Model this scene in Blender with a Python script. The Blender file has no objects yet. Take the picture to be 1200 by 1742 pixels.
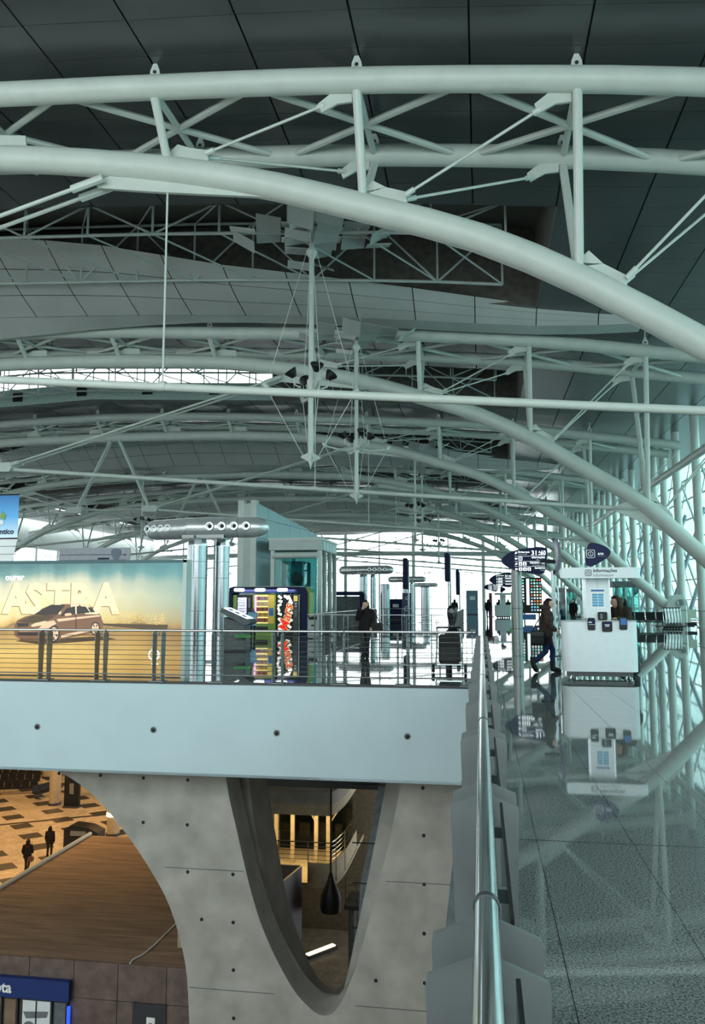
import bpy, math, random
from mathutils import Vector, Matrix
random.seed(7)
SC = bpy.context.scene
COL = SC.collection
PI = math.pi

# ------------------------------------------------------------------ camera, sky, exposure
FPX, EYE = 1377.0, 1.6                      # focal length in pixels of the 1200x1742 frame, eye height
PITCH = math.atan(150 / FPX)
YAW = math.atan(219 / FPX * math.cos(PITCH))
cd = bpy.data.cameras.new('camera')
cam = bpy.data.objects.new('camera', cd)
COL.objects.link(cam)
cam.location = (0, 0, EYE)
cam.rotation_euler = (PI / 2 + PITCH, 0, YAW)
cd.sensor_width = 36
cd.lens = 36 * FPX / 1742
cd.clip_start, cd.clip_end = .05, 600
SC.camera = cam

W = bpy.data.worlds.new('overcast_sky')
SC.world = W
W.use_nodes = True
bg = W.node_tree.nodes['Background']
bg.inputs[0].default_value = (.95, .99, 1.0, 1)
bg.inputs[1].default_value = 3.4
sund = bpy.data.lights.new('sun', 'SUN')
sund.energy = 1.2
sund.angle = math.radians(25)
sund.color = (.96, 1, .98)
sun = bpy.data.objects.new('sun', sund)
COL.objects.link(sun)
sun.rotation_euler = (math.radians(30), math.radians(52), 0)
SC.view_settings.view_transform = 'Standard'
SC.view_settings.look = 'None'
SC.view_settings.gamma = 1
SC.view_settings.exposure = 0.35
SC.view_settings.use_curve_mapping = False
SC.cycles.max_bounces = 10
SC.cycles.diffuse_bounces = 5
SC.cycles.glossy_bounces = 5
SC.cycles.transparent_max_bounces = 24
SC.cycles.transmission_bounces = 4
SC.cycles.caustics_reflective = False
SC.cycles.caustics_refractive = False


# ------------------------------------------------------------------ materials
def mk(name, rgb, rough=.5, metal=0., var=.08, scale=6., bump=0., emit=0., spec=.5, ior=1.5, alt=None, stretch=None, emit_rgb=None):
    m = bpy.data.materials.new(name)
    m.use_nodes = True
    nt = m.node_tree
    b = nt.nodes['Principled BSDF']
    tc = nt.nodes.new('ShaderNodeTexCoord')
    src = tc.outputs['Object']
    if stretch:
        mp = nt.nodes.new('ShaderNodeMapping')
        mp.inputs['Scale'].default_value = stretch
        nt.links.new(src, mp.inputs[0])
        src = mp.outputs[0]
    no = nt.nodes.new('ShaderNodeTexNoise')
    no.inputs['Scale'].default_value = scale
    no.inputs['Detail'].default_value = 4
    nt.links.new(src, no.inputs['Vector'])
    rp = nt.nodes.new('ShaderNodeValToRGB')
    rp.color_ramp.elements[0].position = .3
    rp.color_ramp.elements[1].position = .7
    lo = alt or [c * (1 - var) for c in rgb]
    hi = rgb if alt else [min(1, c * (1 + var)) for c in rgb]
    rp.color_ramp.elements[0].color = (*lo, 1)
    rp.color_ramp.elements[1].color = (*hi, 1)
    nt.links.new(no.outputs[0], rp.inputs[0])
    nt.links.new(rp.outputs[0], b.inputs['Base Color'])
    b.inputs['Roughness'].default_value = rough
    b.inputs['Metallic'].default_value = metal
    b.inputs['Specular IOR Level'].default_value = spec
    b.inputs['IOR'].default_value = ior
    if emit:
        if emit_rgb:
            b.inputs['Emission Color'].default_value = (*emit_rgb, 1)
        else:
            nt.links.new(rp.outputs[0], b.inputs['Emission Color'])
        b.inputs['Emission Strength'].default_value = emit
    if bump:
        bp = nt.nodes.new('ShaderNodeBump')
        bp.inputs['Strength'].default_value = bump
        bp.inputs['Distance'].default_value = .02
        nt.links.new(no.outputs[0], bp.inputs['Height'])
        nt.links.new(bp.outputs[0], b.inputs['Normal'])
    return m


def glass(name, tint, gloss=.5, haze=0.):
    m = bpy.data.materials.new(name)
    m.use_nodes = True
    nt = m.node_tree
    nt.nodes.clear()
    o = nt.nodes.new('ShaderNodeOutputMaterial')
    t = nt.nodes.new('ShaderNodeBsdfTransparent')
    t.inputs[0].default_value = (*tint, 1)
    g = nt.nodes.new('ShaderNodeBsdfGlossy')
    g.inputs['Roughness'].default_value = .02
    fr = nt.nodes.new('ShaderNodeFresnel')
    fr.inputs[0].default_value = 1.45
    mu = nt.nodes.new('ShaderNodeMath')
    mu.operation = 'MULTIPLY'
    mu.inputs[1].default_value = gloss
    nt.links.new(fr.outputs[0], mu.inputs[0])
    mx = nt.nodes.new('ShaderNodeMixShader')
    nt.links.new(mu.outputs[0], mx.inputs[0])
    nt.links.new(t.outputs[0], mx.inputs[1])
    nt.links.new(g.outputs[0], mx.inputs[2])
    nt.links.new(mx.outputs[0], o.inputs[0])
    return m


def stone(name, c0, c1, rough, joint=None, ior=1.9, scale=90.):
    """polished granite; joint = (width, depth, x offset, y offset) adds flat laid joints where single slabs are too far off to tell apart"""
    m = bpy.data.materials.new(name)
    m.use_nodes = True
    nt = m.node_tree
    b = nt.nodes['Principled BSDF']
    tc = nt.nodes.new('ShaderNodeTexCoord')
    no = nt.nodes.new('ShaderNodeTexNoise')
    no.inputs['Scale'].default_value = scale
    no.inputs['Detail'].default_value = 3
    no.inputs['Roughness'].default_value = .8
    nt.links.new(tc.outputs['Object'], no.inputs['Vector'])
    rp = nt.nodes.new('ShaderNodeValToRGB')
    rp.color_ramp.elements[0].position = .36
    rp.color_ramp.elements[1].position = .66
    rp.color_ramp.elements[0].color = (*c0, 1)
    rp.color_ramp.elements[1].color = (*c1, 1)
    nt.links.new(no.outputs[0], rp.inputs[0])
    out = rp.outputs[0]
    if joint:
        mp = nt.nodes.new('ShaderNodeMapping')
        mp.inputs['Location'].default_value = (-joint[2], -joint[3], 0)
        nt.links.new(tc.outputs['Object'], mp.inputs[0])
        br = nt.nodes.new('ShaderNodeTexBrick')
        br.offset = 0
        br.inputs['Scale'].default_value = 1
        br.inputs['Brick Width'].default_value = joint[0]
        br.inputs['Row Height'].default_value = joint[1]
        br.inputs['Mortar Size'].default_value = .004
        br.inputs['Color1'].default_value = (1, 1, 1, 1)
        br.inputs['Color2'].default_value = (.88, .88, .88, 1)
        br.inputs['Mortar'].default_value = (.1, .1, .1, 1)
        nt.links.new(mp.outputs[0], br.inputs[0])
        mx = nt.nodes.new('ShaderNodeMix')
        mx.data_type = 'RGBA'
        mx.blend_type = 'MULTIPLY'
        mx.inputs[0].default_value = 1
        nt.links.new(out, mx.inputs[6])
        nt.links.new(br.outputs[0], mx.inputs[7])
        out = mx.outputs[2]
    nt.links.new(out, b.inputs['Base Color'])
    b.inputs['Roughness'].default_value = rough
    b.inputs['IOR'].default_value = ior
    return m


M = {}
M['steel_white'] = mk('white_painted_steel', (.60, .66, .615), .42, var=.05, scale=2)
M['steel_shade'] = mk('pale_grey_paint', (.50, .57, .55), .5, var=.06, scale=2)
M['ceiling'] = mk('grey_metal_ceiling', (.098, .112, .115), .26, metal=.25, var=.12, scale=.35)
M['ceiling_void'] = mk('dark_ceiling_void', (.012, .014, .014), .9)
M['fascia_panel'] = mk('pale_metal_panel', (.60, .62, .60), .38, metal=.0, var=.06, scale=.6)
M['deck'] = mk('brown_roof_deck', (.13, .12, .105), .8, var=.3, scale=3, stretch=(1, 18, 1))
M['monitor_white'] = mk('pale_green_monitor_wall', (.42, .55, .52), .6)
M['black'] = mk('black_plastic', (.010, .011, .012), .45, spec=.3)
M['dark'] = mk('dark_grey_metal', (.05, .055, .06), .4, metal=.4)
M['chrome'] = mk('polished_steel', (.60, .64, .66), .13, metal=1., var=.04, scale=3)
M['brushed'] = mk('brushed_steel', (.30, .325, .34), .24, metal=1., var=.12, scale=5, stretch=(1, 1, 30))
M['dull_steel'] = mk('dull_steel', (.20, .21, .205), .36, metal=1., var=.15, scale=5, stretch=(1, 1, 30))
M['satin'] = mk('satin_steel', (.74, .77, .78), .30, metal=.6, var=.1, scale=4)
M['plate'] = mk('grey_rail_plate', (.155, .172, .175), .40, metal=.3, var=.12, scale=5)
M['rodm'] = mk('dark_steel_rod', (.18, .20, .21), .3, metal=.9)
M['bridge'] = mk('pale_blue_grey_cladding', (.45, .57, .61), .42, var=.03, scale=1.2)
M['concrete'] = mk('board_cast_concrete', (.38, .37, .335), .85, var=.3, scale=1.6, bump=.3, alt=(.25, .245, .22))
M['slate'] = mk('dark_slate_strip', (.12, .14, .15), .6, var=.25, scale=7)
M['granite'] = stone('polished_granite', (.022, .027, .028), (.34, .37, .37), .03)
M['granite_far'] = stone('polished_granite_laid', (.07, .08, .082), (.18, .20, .202), .022, (.625, .62, .34, 5.76))
M['marble'] = stone('warm_marble', (.42, .36, .28), (.62, .54, .44), .18, (2.4, 2.4, 0, 0), 1.5, 3)
M['dark_tile'] = mk('dark_stone_tile', (.05, .045, .04), .25)
M['brown_roof'] = mk('brown_kiosk_roof', (.24, .165, .11), .75, var=.3, scale=1.5, stretch=(.4, 3, 1))
M['brown_wall'] = mk('brown_board', (.14, .10, .085), .8, var=.25, scale=3)
M['joint'] = mk('dark_joint', (.02, .02, .02), .9)
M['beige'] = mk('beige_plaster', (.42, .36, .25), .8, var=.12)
M['glass'] = glass('clear_glass', (.94, .985, .98), .8)
M['glass_teal'] = glass('teal_glass', (.45, .80, .78), .8)
M['glass_dark'] = glass('smoked_glass', (.28, .36, .38), .8)
M['navy'] = mk('navy_sign_panel', (.006, .012, .055), .45, var=.1, spec=.18)
M['white'] = mk('white_enamel', (.74, .80, .82), .35, var=.03)
M['print_white'] = mk('white_print', (.85, .88, .88), .5, var=.02)
M['lit_white'] = mk('lit_white_print', (.85, .90, .92), .5, var=.02, emit=.9)
M['grey_text'] = mk('grey_print', (.16, .18, .20), .5)
M['lamp'] = mk('lit_lamp', (1, 1, 1), .5, emit=4., var=.01)
M['lamp_warm'] = mk('lit_warm_lamp', (1, .74, .38), .5, emit=5., var=.01)
M['red'] = mk('red_print', (.62, .03, .03), .45)
M['green'] = mk('green_panel', (.08, .42, .10), .45)
M['lime'] = mk('lime_trim', (.20, .34, .05), .45)
M['blue'] = mk('blue_panel', (.03, .14, .42), .45)
M['blue_lit'] = mk('lit_blue', (.02, .08, .9), .5, emit=1.2)
M['lightblue'] = mk('light_blue_cloth', (.30, .52, .72), .8, var=.35, scale=30)
M['skin'] = mk('skin', (.55, .34, .25), .55, var=.06)
M['hair'] = mk('dark_hair', (.012, .008, .007), .6, var=.4, scale=40, spec=.2)
M['hair_brown'] = mk('brown_hair', (.04, .02, .014), .6, var=.4, scale=40, spec=.2)
M['coat'] = mk('brown_coat', (.045, .034, .028), .8, var=.4, scale=14, bump=.3, spec=.12)
M['coat_black'] = mk('black_coat', (.016, .013, .014), .85, var=.4, scale=14, bump=.3, spec=.12)
M['coat_olive'] = mk('olive_coat', (.035, .036, .026), .85, var=.4, scale=14, bump=.3, spec=.12)
M['jeans'] = mk('blue_jeans', (.014, .026, .075), .85, var=.3, scale=20, spec=.15)
M['leather'] = mk('black_leather', (.009, .009, .010), .5, spec=.2)
M['yellow'] = mk('yellow_cloth', (.75, .58, .05), .8)
M['rubber'] = mk('black_rubber', (.01, .01, .01), .7)
M['reflector'] = mk('perforated_silver_panel', (.52, .56, .54), .4, metal=.2, var=.3, scale=70)


# ------------------------------------------------------------------ mesh helpers
def frame(d):
    d = Vector(d).normalized()
    a = Vector((0, 0, 1)) if abs(d.z) < .95 else Vector((1, 0, 0))
    x = a.cross(d).normalized()
    return x, d.cross(x)


class MB:
    def __init__(s):
        s.v, s.f = [], []

    def add(s, vs, fs):
        n = len(s.v)
        s.v += [tuple(v) for v in vs]
        s.f += [tuple(i + n for i in f) for f in fs]
        return s

    def box(s, c, d, rz=0., m=None):
        vs = [Vector((x * d[0] / 2, y * d[1] / 2, z * d[2] / 2)) for z in (-1, 1) for y in (-1, 1) for x in (-1, 1)]
        R = m or Matrix.Rotation(rz, 3, 'Z')
        vs = [R @ v + Vector(c) for v in vs]
        return s.add(vs, [(0, 2, 3, 1), (4, 5, 7, 6), (0, 1, 5, 4), (2, 6, 7, 3), (0, 4, 6, 2), (1, 3, 7, 5)])

    def bb(s, x0, x1, y0, y1, z0, z1):
        return s.box(((x0 + x1) / 2, (y0 + y1) / 2, (z0 + z1) / 2), (x1 - x0, y1 - y0, z1 - z0))

    def tube(s, pts, r, n=8, sx=1., sy=1.):
        pts = [Vector(p) for p in pts]
        k = len(pts)
        rs = r if isinstance(r, (list, tuple)) else [r] * k
        d0 = (pts[1] - pts[0]).normalized()
        x, y = frame(d0)
        vs = []
        for i, p in enumerate(pts):
            d = (pts[min(i + 1, k - 1)] - pts[max(i - 1, 0)]).normalized()
            x = (x - d * x.dot(d)).normalized()
            y = d.cross(x)
            for j in range(n):
                a = 2 * PI * j / n
                vs.append(p + x * (math.cos(a) * rs[i] * sx) + y * (math.sin(a) * rs[i] * sy))
        fs = [(i * n + j, i * n + (j + 1) % n, (i + 1) * n + (j + 1) % n, (i + 1) * n + j) for i in range(k - 1) for j in range(n)]
        fs += [tuple(range(n - 1, -1, -1)), tuple((k - 1) * n + j for j in range(n))]
        return s.add(vs, fs)

    def lathe(s, prof, c=(0, 0, 0), n=16, ex=(1, 0, 0), ey=(0, 1, 0), ez=(0, 0, 1)):
        ex, ey, ez, c = Vector(ex), Vector(ey), Vector(ez), Vector(c)
        vs = [c + ex * (math.cos(2 * PI * j / n) * max(r, 1e-4)) + ey * (math.sin(2 * PI * j / n) * max(r, 1e-4)) + ez * z for r, z in prof for j in range(n)]
        k = len(prof)
        fs = [(i * n + j, i * n + (j + 1) % n, (i + 1) * n + (j + 1) % n, (i + 1) * n + j) for i in range(k - 1) for j in range(n)]
        fs += [tuple(range(n - 1, -1, -1)), tuple((k - 1) * n + j for j in range(n))]
        return s.add(vs, fs)

    def prism(s, poly, o, ex, ey, ez):
        """flat outline (u, v) -> o + ex*u + ey*v, extruded by ez"""
        o, ex, ey, ez = Vector(o), Vector(ex), Vector(ey), Vector(ez)
        a = [o + ex * u + ey * v for u, v in poly]
        n = len(a)
        fs = [tuple(range(n - 1, -1, -1)), tuple(range(n, 2 * n))] + [(i, (i + 1) % n, n + (i + 1) % n, n + i) for i in range(n)]
        return s.add(a + [p + ez for p in a], fs)

    def xz(s, poly, y0, y1):
        return s.prism(poly, (0, y1, 0), (1, 0, 0), (0, 0, 1), (0, y0 - y1, 0))

    def yz(s, poly, x0, x1):
        return s.prism(poly, (x0, 0, 0), (0, 1, 0), (0, 0, 1), (x1 - x0, 0, 0))

    def xy(s, poly, z0, z1):
        return s.prism(poly, (0, 0, z0), (1, 0, 0), (0, 1, 0), (0, 0, z1 - z0))

    def grid(s, rows):
        n = len(rows[0])
        vs = [p for r in rows for p in r]
        fs = [(i * n + j, i * n + j + 1, (i + 1) * n + j + 1, (i + 1) * n + j) for i in range(len(rows) - 1) for j in range(n - 1)]
        return s.add(vs, fs)


def link(name, me, parent=None):
    o = bpy.data.objects.new(name, me)
    COL.objects.link(o)
    if parent:
        o.parent = parent
    return o


def base(parent):
    """world position of an (unrotated) parent chain"""
    p = Vector((0, 0, 0))
    while parent:
        p += parent.location
        parent = parent.parent
    return p


def build(name, mb, mat, parent=None, sharp=.6, local=False, kind=None, label=None):
    me = bpy.data.meshes.new(name)
    off = Vector((0, 0, 0)) if local else base(parent)
    me.from_pydata([(v[0] - off.x, v[1] - off.y, v[2] - off.z) for v in mb.v], [], mb.f)
    for mm in (mat if isinstance(mat, (list, tuple)) else [mat]):
        me.materials.append(mm)
    me.polygons.foreach_set('use_smooth', [True] * len(me.polygons))
    me.set_sharp_from_angle(angle=sharp)
    me.update()
    o = link(name, me, parent)
    if kind:
        o['kind'] = kind
    if label:
        o['label'] = label
    return o


def thing(name, label, cat, loc=(0, 0, 0), rz=0., group=None):
    o = bpy.data.objects.new(name, None)
    COL.objects.link(o)
    o.location = loc
    o.rotation_euler = (0, 0, rz)
    o.empty_display_size = .2
    o['label'], o['category'] = label, cat
    if group:
        o['group'] = group
    return o


def tag(o, label, cat, group=None):
    o['label'], o['category'] = label, cat
    if group:
        o['group'] = group
    return o


def struct(name, loc=(0, 0, 0), label=None):
    o = bpy.data.objects.new(name, None)
    COL.objects.link(o)
    o.location = loc
    o['kind'] = 'structure'
    if label:
        o['label'] = label
    return o


def piece(name, src, loc, parent, rz=None):
    """one more object that shares src's mesh; loc is relative to the parent"""
    o = bpy.data.objects.new(name, src.data)
    COL.objects.link(o)
    o.parent = parent
    o.location = loc
    if rz is not None:
        o.rotation_euler = (0, 0, rz)
    return o


def dup(root, loc, rz=None, label=None, group=None, scale=None):
    r = root.copy()
    COL.objects.link(r)
    r.location = loc
    if rz is not None:
        r.rotation_euler = (0, 0, rz)
    if scale:
        r.scale = (scale, scale, scale)
    if label:
        r['label'] = label
    if group:
        r['group'] = group
    for ch in list(root.children):
        c = ch.copy()
        COL.objects.link(c)
        c.parent = r
        for g in list(ch.children):
            d = g.copy()
            COL.objects.link(d)
            d.parent = c
    return r


def text(name, body, size, o, ex, ez, mat, parent, depth=.004, align='LEFT', shear=0., bold=0., sx=1., local=False):
    """lettering at world point o, reading along ex, upwards along ez"""
    cu = bpy.data.curves.new(name, 'FONT')
    cu.body = body
    cu.size = size
    cu.align_x = align
    cu.shear = shear
    cu.offset = bold
    cu.extrude = depth
    cu.resolution_u = 2
    t = bpy.data.objects.new(name, cu)
    COL.objects.link(t)
    dg = bpy.context.evaluated_depsgraph_get()
    me = bpy.data.meshes.new_from_object(t.evaluated_get(dg))
    bpy.data.objects.remove(t)
    bpy.data.curves.remove(cu)
    ex, ez = Vector(ex).normalized(), Vector(ez).normalized()
    ey = ez
    nz = ex.cross(ey)
    off = Vector((0, 0, 0)) if local else base(parent)
    o = Vector(o) - off
    for v in me.vertices:
        c = v.co.copy()
        v.co = o + ex * (c.x * sx) + ey * c.y + nz * c.z
    me.materials.clear()
    me.materials.append(mat)
    return link(name, me, parent)


def interp(tab, x):
    """smooth (Hermite) interpolation in a sorted table"""
    n = len(tab)
    if x <= tab[0][0]:
        return tab[0][1]
    if x >= tab[-1][0]:
        return tab[-1][1]
    for i in range(n - 1):
        if tab[i][0] <= x <= tab[i + 1][0]:
            break
    x0, y0 = tab[i]
    x1, y1 = tab[i + 1]
    sl = lambda j: (tab[min(j + 1, n - 1)][1] - tab[max(j - 1, 0)][1]) / (tab[min(j + 1, n - 1)][0] - tab[max(j - 1, 0)][0])
    h = x1 - x0
    t = (x - x0) / h
    return (2 * t ** 3 - 3 * t * t + 1) * y0 + (t ** 3 - 2 * t * t + t) * h * sl(i) + (-2 * t ** 3 + 3 * t * t) * y1 + (t ** 3 - t * t) * h * sl(i + 1)


XC = -25.5                                   # crown of the hall
TAB_U = [(0, 14.35), (7.5, 14.15), (14.2, 13.75), (18.1, 13.52), (23, 13.18), (27.9, 12.68), (30.3, 12.36), (32.5, 12.0), (37.3, 11.3), (38, 11.2)]
TAB_L = [(0, 13.1), (7.5, 13.0), (13.7, 12.65), (16.1, 12.34), (18.2, 11.97), (20.6, 11.4), (23.07, 10.6), (25.5, 9.75), (27.85, 8.55), (30.3, 7.0), (32.45, 5.57), (34.75, 3.3), (36.5, 1.65), (37.2, .95)]
TAB_C = [(0, 15.0), (14.2, 14.35), (18.1, 14.1), (23, 13.76), (27.9, 13.26), (32.5, 12.85), (38.3, 12.6)]
U = lambda x: interp(TAB_U, abs(x - XC))
L = lambda x: interp(TAB_L, abs(x - XC))
CE = lambda x: interp(TAB_C, abs(x - XC))
Y0, BAY = 17.7, 17.8                         # lower chord of the nearest truss, spacing of the trusses

# ------------------------------------------------------------------ the setting: floors, bridge, ceiling, walls
g = build('ground', MB().bb(16.4, 120, -60, 260, -.5, -.3), mk('pale_apron', (.55, .60, .60), .8), kind='structure')

fl = struct('floor')
build('slab', MB().bb(-.09, 5.34, -12, 15.68, -.5, -.012), M['joint'], fl)
mb = MB().bb(5.34, 16.2, -12, 15.68, -.5, 0).bb(-.09, 16.2, 15.68, 150, -.5, 0).bb(-63, -.09, 33, 58, -.5, 0)
mb.bb(-63, -.09, 58, 150, -.5, 0)
build('paving', mb, M['granite_far'], fl)
tl = {}
for j in range(-5, 16):
    for i in range(9):
        x0, x1 = (-.09 if i == 0 else .34 + .625 * (i - 1)), .34 + .625 * i
        y0 = 5.76 + .62 * j
        key = 0 if i == 0 else 1
        if key not in tl:
            gx = (x1 - x0) / 2 - .002
            mb = MB().xy([(-gx, -.3075), (gx, -.3075), (gx, .3075), (-gx, .3075)], -.012, 0)
            tl[key] = build('tile', mb, M['granite'], fl, local=True)
            tl[key].location = ((x0 + x1) / 2, y0 + .31, 0)
        else:
            piece('tile', tl[key], ((x0 + x1) / 2, y0 + .31, 0), fl)

build('expansion_joint', MB().bb(-.09, 5.34, 5.753, 5.767, -.01, .0006), M['joint'], fl)

br = struct('floor_bridge')
build('deck', MB().bb(-63, -.09, 15.5, 33, -1.7, 0), M['granite_far'], br)
build('cladding', MB().bb(-63, -.21, 15.40, 15.5, -1.77, -.03), M['bridge'], br)
build('underside', MB().bb(-63, -.21, 15.4, 33, -1.77, -1.72), M['concrete'], br)
build('edge_strip', MB().bb(-63, -.1, 15.38, 15.52, -.03, .012), M['dark'], br)
for x in (-11.28, -8.83, -6.38, -3.90, -1.40):
    pl = build('port', MB().lathe([(.0, -.004), (.062, -.004), (.062, .012), (.05, .014)], (x, 15.4, -.92), 20, (1, 0, 0), (0, 0, 1), (0, -1, 0)), M['plate'], br)
    build('port_lens', MB().lathe([(.0, .01), (.044, .012), (.03, .02), (0, .022)], (x, 15.4, -.92), 16, (1, 0, 0), (0, 0, 1), (0, -1, 0)), M['black'], pl)
build('trim_edge', MB().bb(-.2, -.09, -12, 15.38, -1.77, 0), M['slate'], kind='structure')

# --- ceiling of metal panels
NB = range(-2, 8)
RO = BAY / 15


def in_opening(x, y):
    k = math.floor((y - Y0) / RO) % 15
    return -53.4 < x < 2.4 and 5 <= k <= 11


def seen(x, y, z):
    z -= EYE
    a = x * math.cos(YAW) + y * math.sin(YAW)
    f = -x * math.sin(YAW) + y * math.cos(YAW)
    d = f * math.cos(PITCH) + z * math.sin(PITCH)
    h = -f * math.sin(PITCH) + z * math.cos(PITCH)
    return d > 0 and abs(a / d) * FPX < 640 and abs(h / d) * FPX < 910


ce = struct('ceiling')
cells = []
for r in range(-26, 112):
    y0 = Y0 + r * RO
    if y0 > 149:
        continue
    for c in range(-24, 7):
        x0 = -2.5 + 2.45 * c
        x1 = min(x0 + 2.45, 13.2)
        if in_opening((x0 + x1) / 2, y0 + RO / 2):
            continue
        cells.append((x0, x1, y0, y0 + RO))
back, many, shown = MB(), MB(), 0
for x0, x1, y0, y1 in cells:
    back.grid([[(x0, y0, CE(x0) + .05), (x1, y0, CE(x1) + .05)], [(x0, y1, CE(x0) + .05), (x1, y1, CE(x1) + .05)]])
    g1, g2 = .022, .007
    a, b, c, d = x0 + g1, x1 - g1, y0 + g2, y1 - g2
    za, zb = CE(x0), CE(x1)
    vs = [(a, c, za), (b, c, zb), (b, d, zb), (a, d, za), (a, c, za + .04), (b, c, zb + .04), (b, d, zb + .04), (a, d, za + .04)]
    fs = [(3, 2, 1, 0), (0, 1, 5, 4), (1, 2, 6, 5), (2, 3, 7, 6), (3, 0, 4, 7)]
    if shown < 285 and y1 > 14.6 and seen((a + b) / 2, y1, za):
        build('panel', MB().add(vs, fs), M['ceiling'], ce)
        shown += 1
    else:
        many.add(vs, fs)
build('roof_void', back, M['ceiling_void'], ce)
build('panels', many, M['ceiling'], ce, kind='stuff')

# --- roof lights: box monitors above the openings; every second one has a pale sloping belly below its far side, the others a glazed far side
TY = [(6.3, 11.3), (10.7, 11.3), (15, 11.6), (19, 12.3), (23, 13.3), (27, 14.3), (32, 15.1)]
TZ = [(0, 16.7), (6.3, 16.3), (10.7, 15.7), (15.1, 14.8), (18.9, 14.35), (23, 13.95), (27, 13.5), (32.2, 12.8)]
BZ = [(0, 14.5), (4, 14.4), (12.5, 14.05), (20.3, 13.5), (28.5, 12.68), (32.2, 12.62)]
SZ = [(0, 13.75), (3.3, 13.8), (9, 14.02), (14, 14.02), (20.3, 13.5), (28.5, 12.68), (32.2, 12.62)]
for n in range(-1, 7):
    yb = Y0 + BAY * n
    ya, yc = yb + 5.93, yb + 14.24
    sk = struct('skylight_%d' % (n + 2), (XC, yb + 10, 14))
    xs = [-53.4 + 1.55 * i for i in range(37)]
    rd = lambda y: .8 + 2.4 * (y - ya) / (yc - ya)
    build('deck', MB().grid([[(x, y, CE(x) + rd(y)) for x in xs] for y in (ya, (ya + yc) / 2, yc + .1)]), M['deck'], sk)
    build('upstand', MB().grid([[(x, ya, CE(x) + z) for x in xs] for z in (-.02, .85)]), M['ceiling'], sk)
    for x in (2.38, -53.38):
        build('end_wall', MB().yz([(ya, CE(x) - .02), (yc, CE(x) - .02), (yc, CE(x) + 3.2), (ya, CE(x) + .8)], x, x + (.06 if x > 0 else -.06)), M['deck'], sk)
    for q, yy in enumerate((yb + 8.2, yb + 12.4)):
        mb = MB()
        top = lambda x: CE(x) + rd(yy) - .2
        lx = [-48 + 2.45 * i for i in range(21)]
        mb.tube([(x, yy, CE(x) + .1) for x in lx], .06, 6)
        mb.tube([(x, yy, top(x)) for x in lx], .06, 6)
        for i, x in enumerate(lx):
            mb.tube([(x, yy, CE(x) + .1), (x, yy, top(x))], .045, 6)
            if i < 20:
                x2 = lx[i + 1]
                a, b = (CE(x) + .1, top(x2)) if i % 2 else (top(x), CE(x2) + .1)
                mb.tube([(x, yy, a), (x2, yy, b)], .04, 6)
                if q == 0:
                    mb.tube([(x, yy, CE(x) + .1), (x2, yy + 4.2, CE(x2) + .1)], .035, 5)
                    mb.tube([(x2, yy, top(x2)), (x, yy + 4.2, CE(x) + rd(yy + 4.2) - .2)], .035, 5)
        build('lattice_girder', mb, M['steel_shade'], sk)
    if n % 2 == 0:
        drop = 0 if n == 0 else -.9
        S = lambda x: abs(x - XC)

        def skin(x, t):
            y = yb + interp(TY, S(x)) * (1 - t) + 15.1 * t
            fade = max(0, 1 - (S(x) / 32.2) ** 2)
            z = interp(TZ, S(x)) * (1 - t) + (interp(BZ, S(x)) + drop * fade) * t
            return Vector((x, y, z - .16 * math.sin(PI * t) * fade))
        jx = [-2.5 + 2.45 * i for i in range(-22, 4)] + [6.6]
        blk = MB()
        for i in range(len(jx) - 1):
            for r in range(3):
                gx, gt = .02, .004
                q = []
                for t in (r / 3 + gt, (r + .5) / 3, (r + 1) / 3 - gt):
                    row = []
                    for x in (jx[i] + gx, jx[i + 1] - gx):
                        row.append(skin(x, t))
                    q.append(row)
                if n < 4 and jx[i] > -37:
                    build('panel', MB().grid(q), M['fascia_panel'], sk)
                else:
                    blk.grid(q)
        if blk.v:
            build('panels', blk, M['fascia_panel'], sk, kind='stuff')
        lin = [[skin(x, t) + Vector((0, .05, .03)) for x in jx] for t in (0, .33, .66, 1)]
        build('lining', MB().grid(lin), M['ceiling_void'], sk)
        sof = [[Vector((x, yb + 15.1 + 1.1 * t, (interp(BZ, S(x)) + drop * max(0, 1 - (S(x) / 32.2) ** 2)) * (1 - t) + (interp(SZ, S(x)) + drop * .8 * max(0, 1 - (S(x) / 32.2) ** 2)) * t)) for x in jx] for t in (0, .5, 1)]
        sof.append([Vector((x, yb + 16.25, CE(x) + .02)) for x in jx])
        build('soffit', MB().grid(sof), M['fascia_panel'], sk)
        build('back_wall', MB().grid([[(x, yc, CE(x) + z) for x in xs] for z in (0.0, 3.2)]), M['deck'], sk)
    else:
        gl = [x for x in xs if abs(x - XC) < 13]
        lo = [x for x in xs if x > gl[-1] - .01]
        lo2 = [x for x in xs if x < gl[0] + .01]
        for q in (lo, lo2):
            build('back_wall', MB().grid([[(x, yc, CE(x) + z) for x in q] for z in (-.02, 3.25)]), M['deck'], sk)
        build('parapet', MB().grid([[(x, yc, CE(x) + z) for x in gl] for z in (-.02, 1.1)]), M['monitor_white'], sk)
        fr = MB()
        for i, x in enumerate(gl):
            fr.tube([(x, yc, CE(x) + 1.1), (x, yc, CE(x) + 3.2)], .05, 4)
            if i < len(gl) - 1:
                x2 = gl[i + 1]
                pn = MB().grid([[(x + .03, yc + .02, CE(x) + z), (x2 - .03, yc + .02, CE(x2) + z)] for z in (1.13, 3.17)])
                build('pane', pn, M['glass'], sk)
                if i % 3 == 1:
                    build('vent', MB().bb(x + .4, x + 1.1, yc - .05, yc + .01, CE(x) + .3, CE(x) + .9), M['black'], sk)
        for z in (1.1, 2.1, 3.2):
            fr.tube([(x, yc, CE(x) + z) for x in gl], .04, 4)
        build('frame', fr, M['steel_white'], sk)

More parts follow.
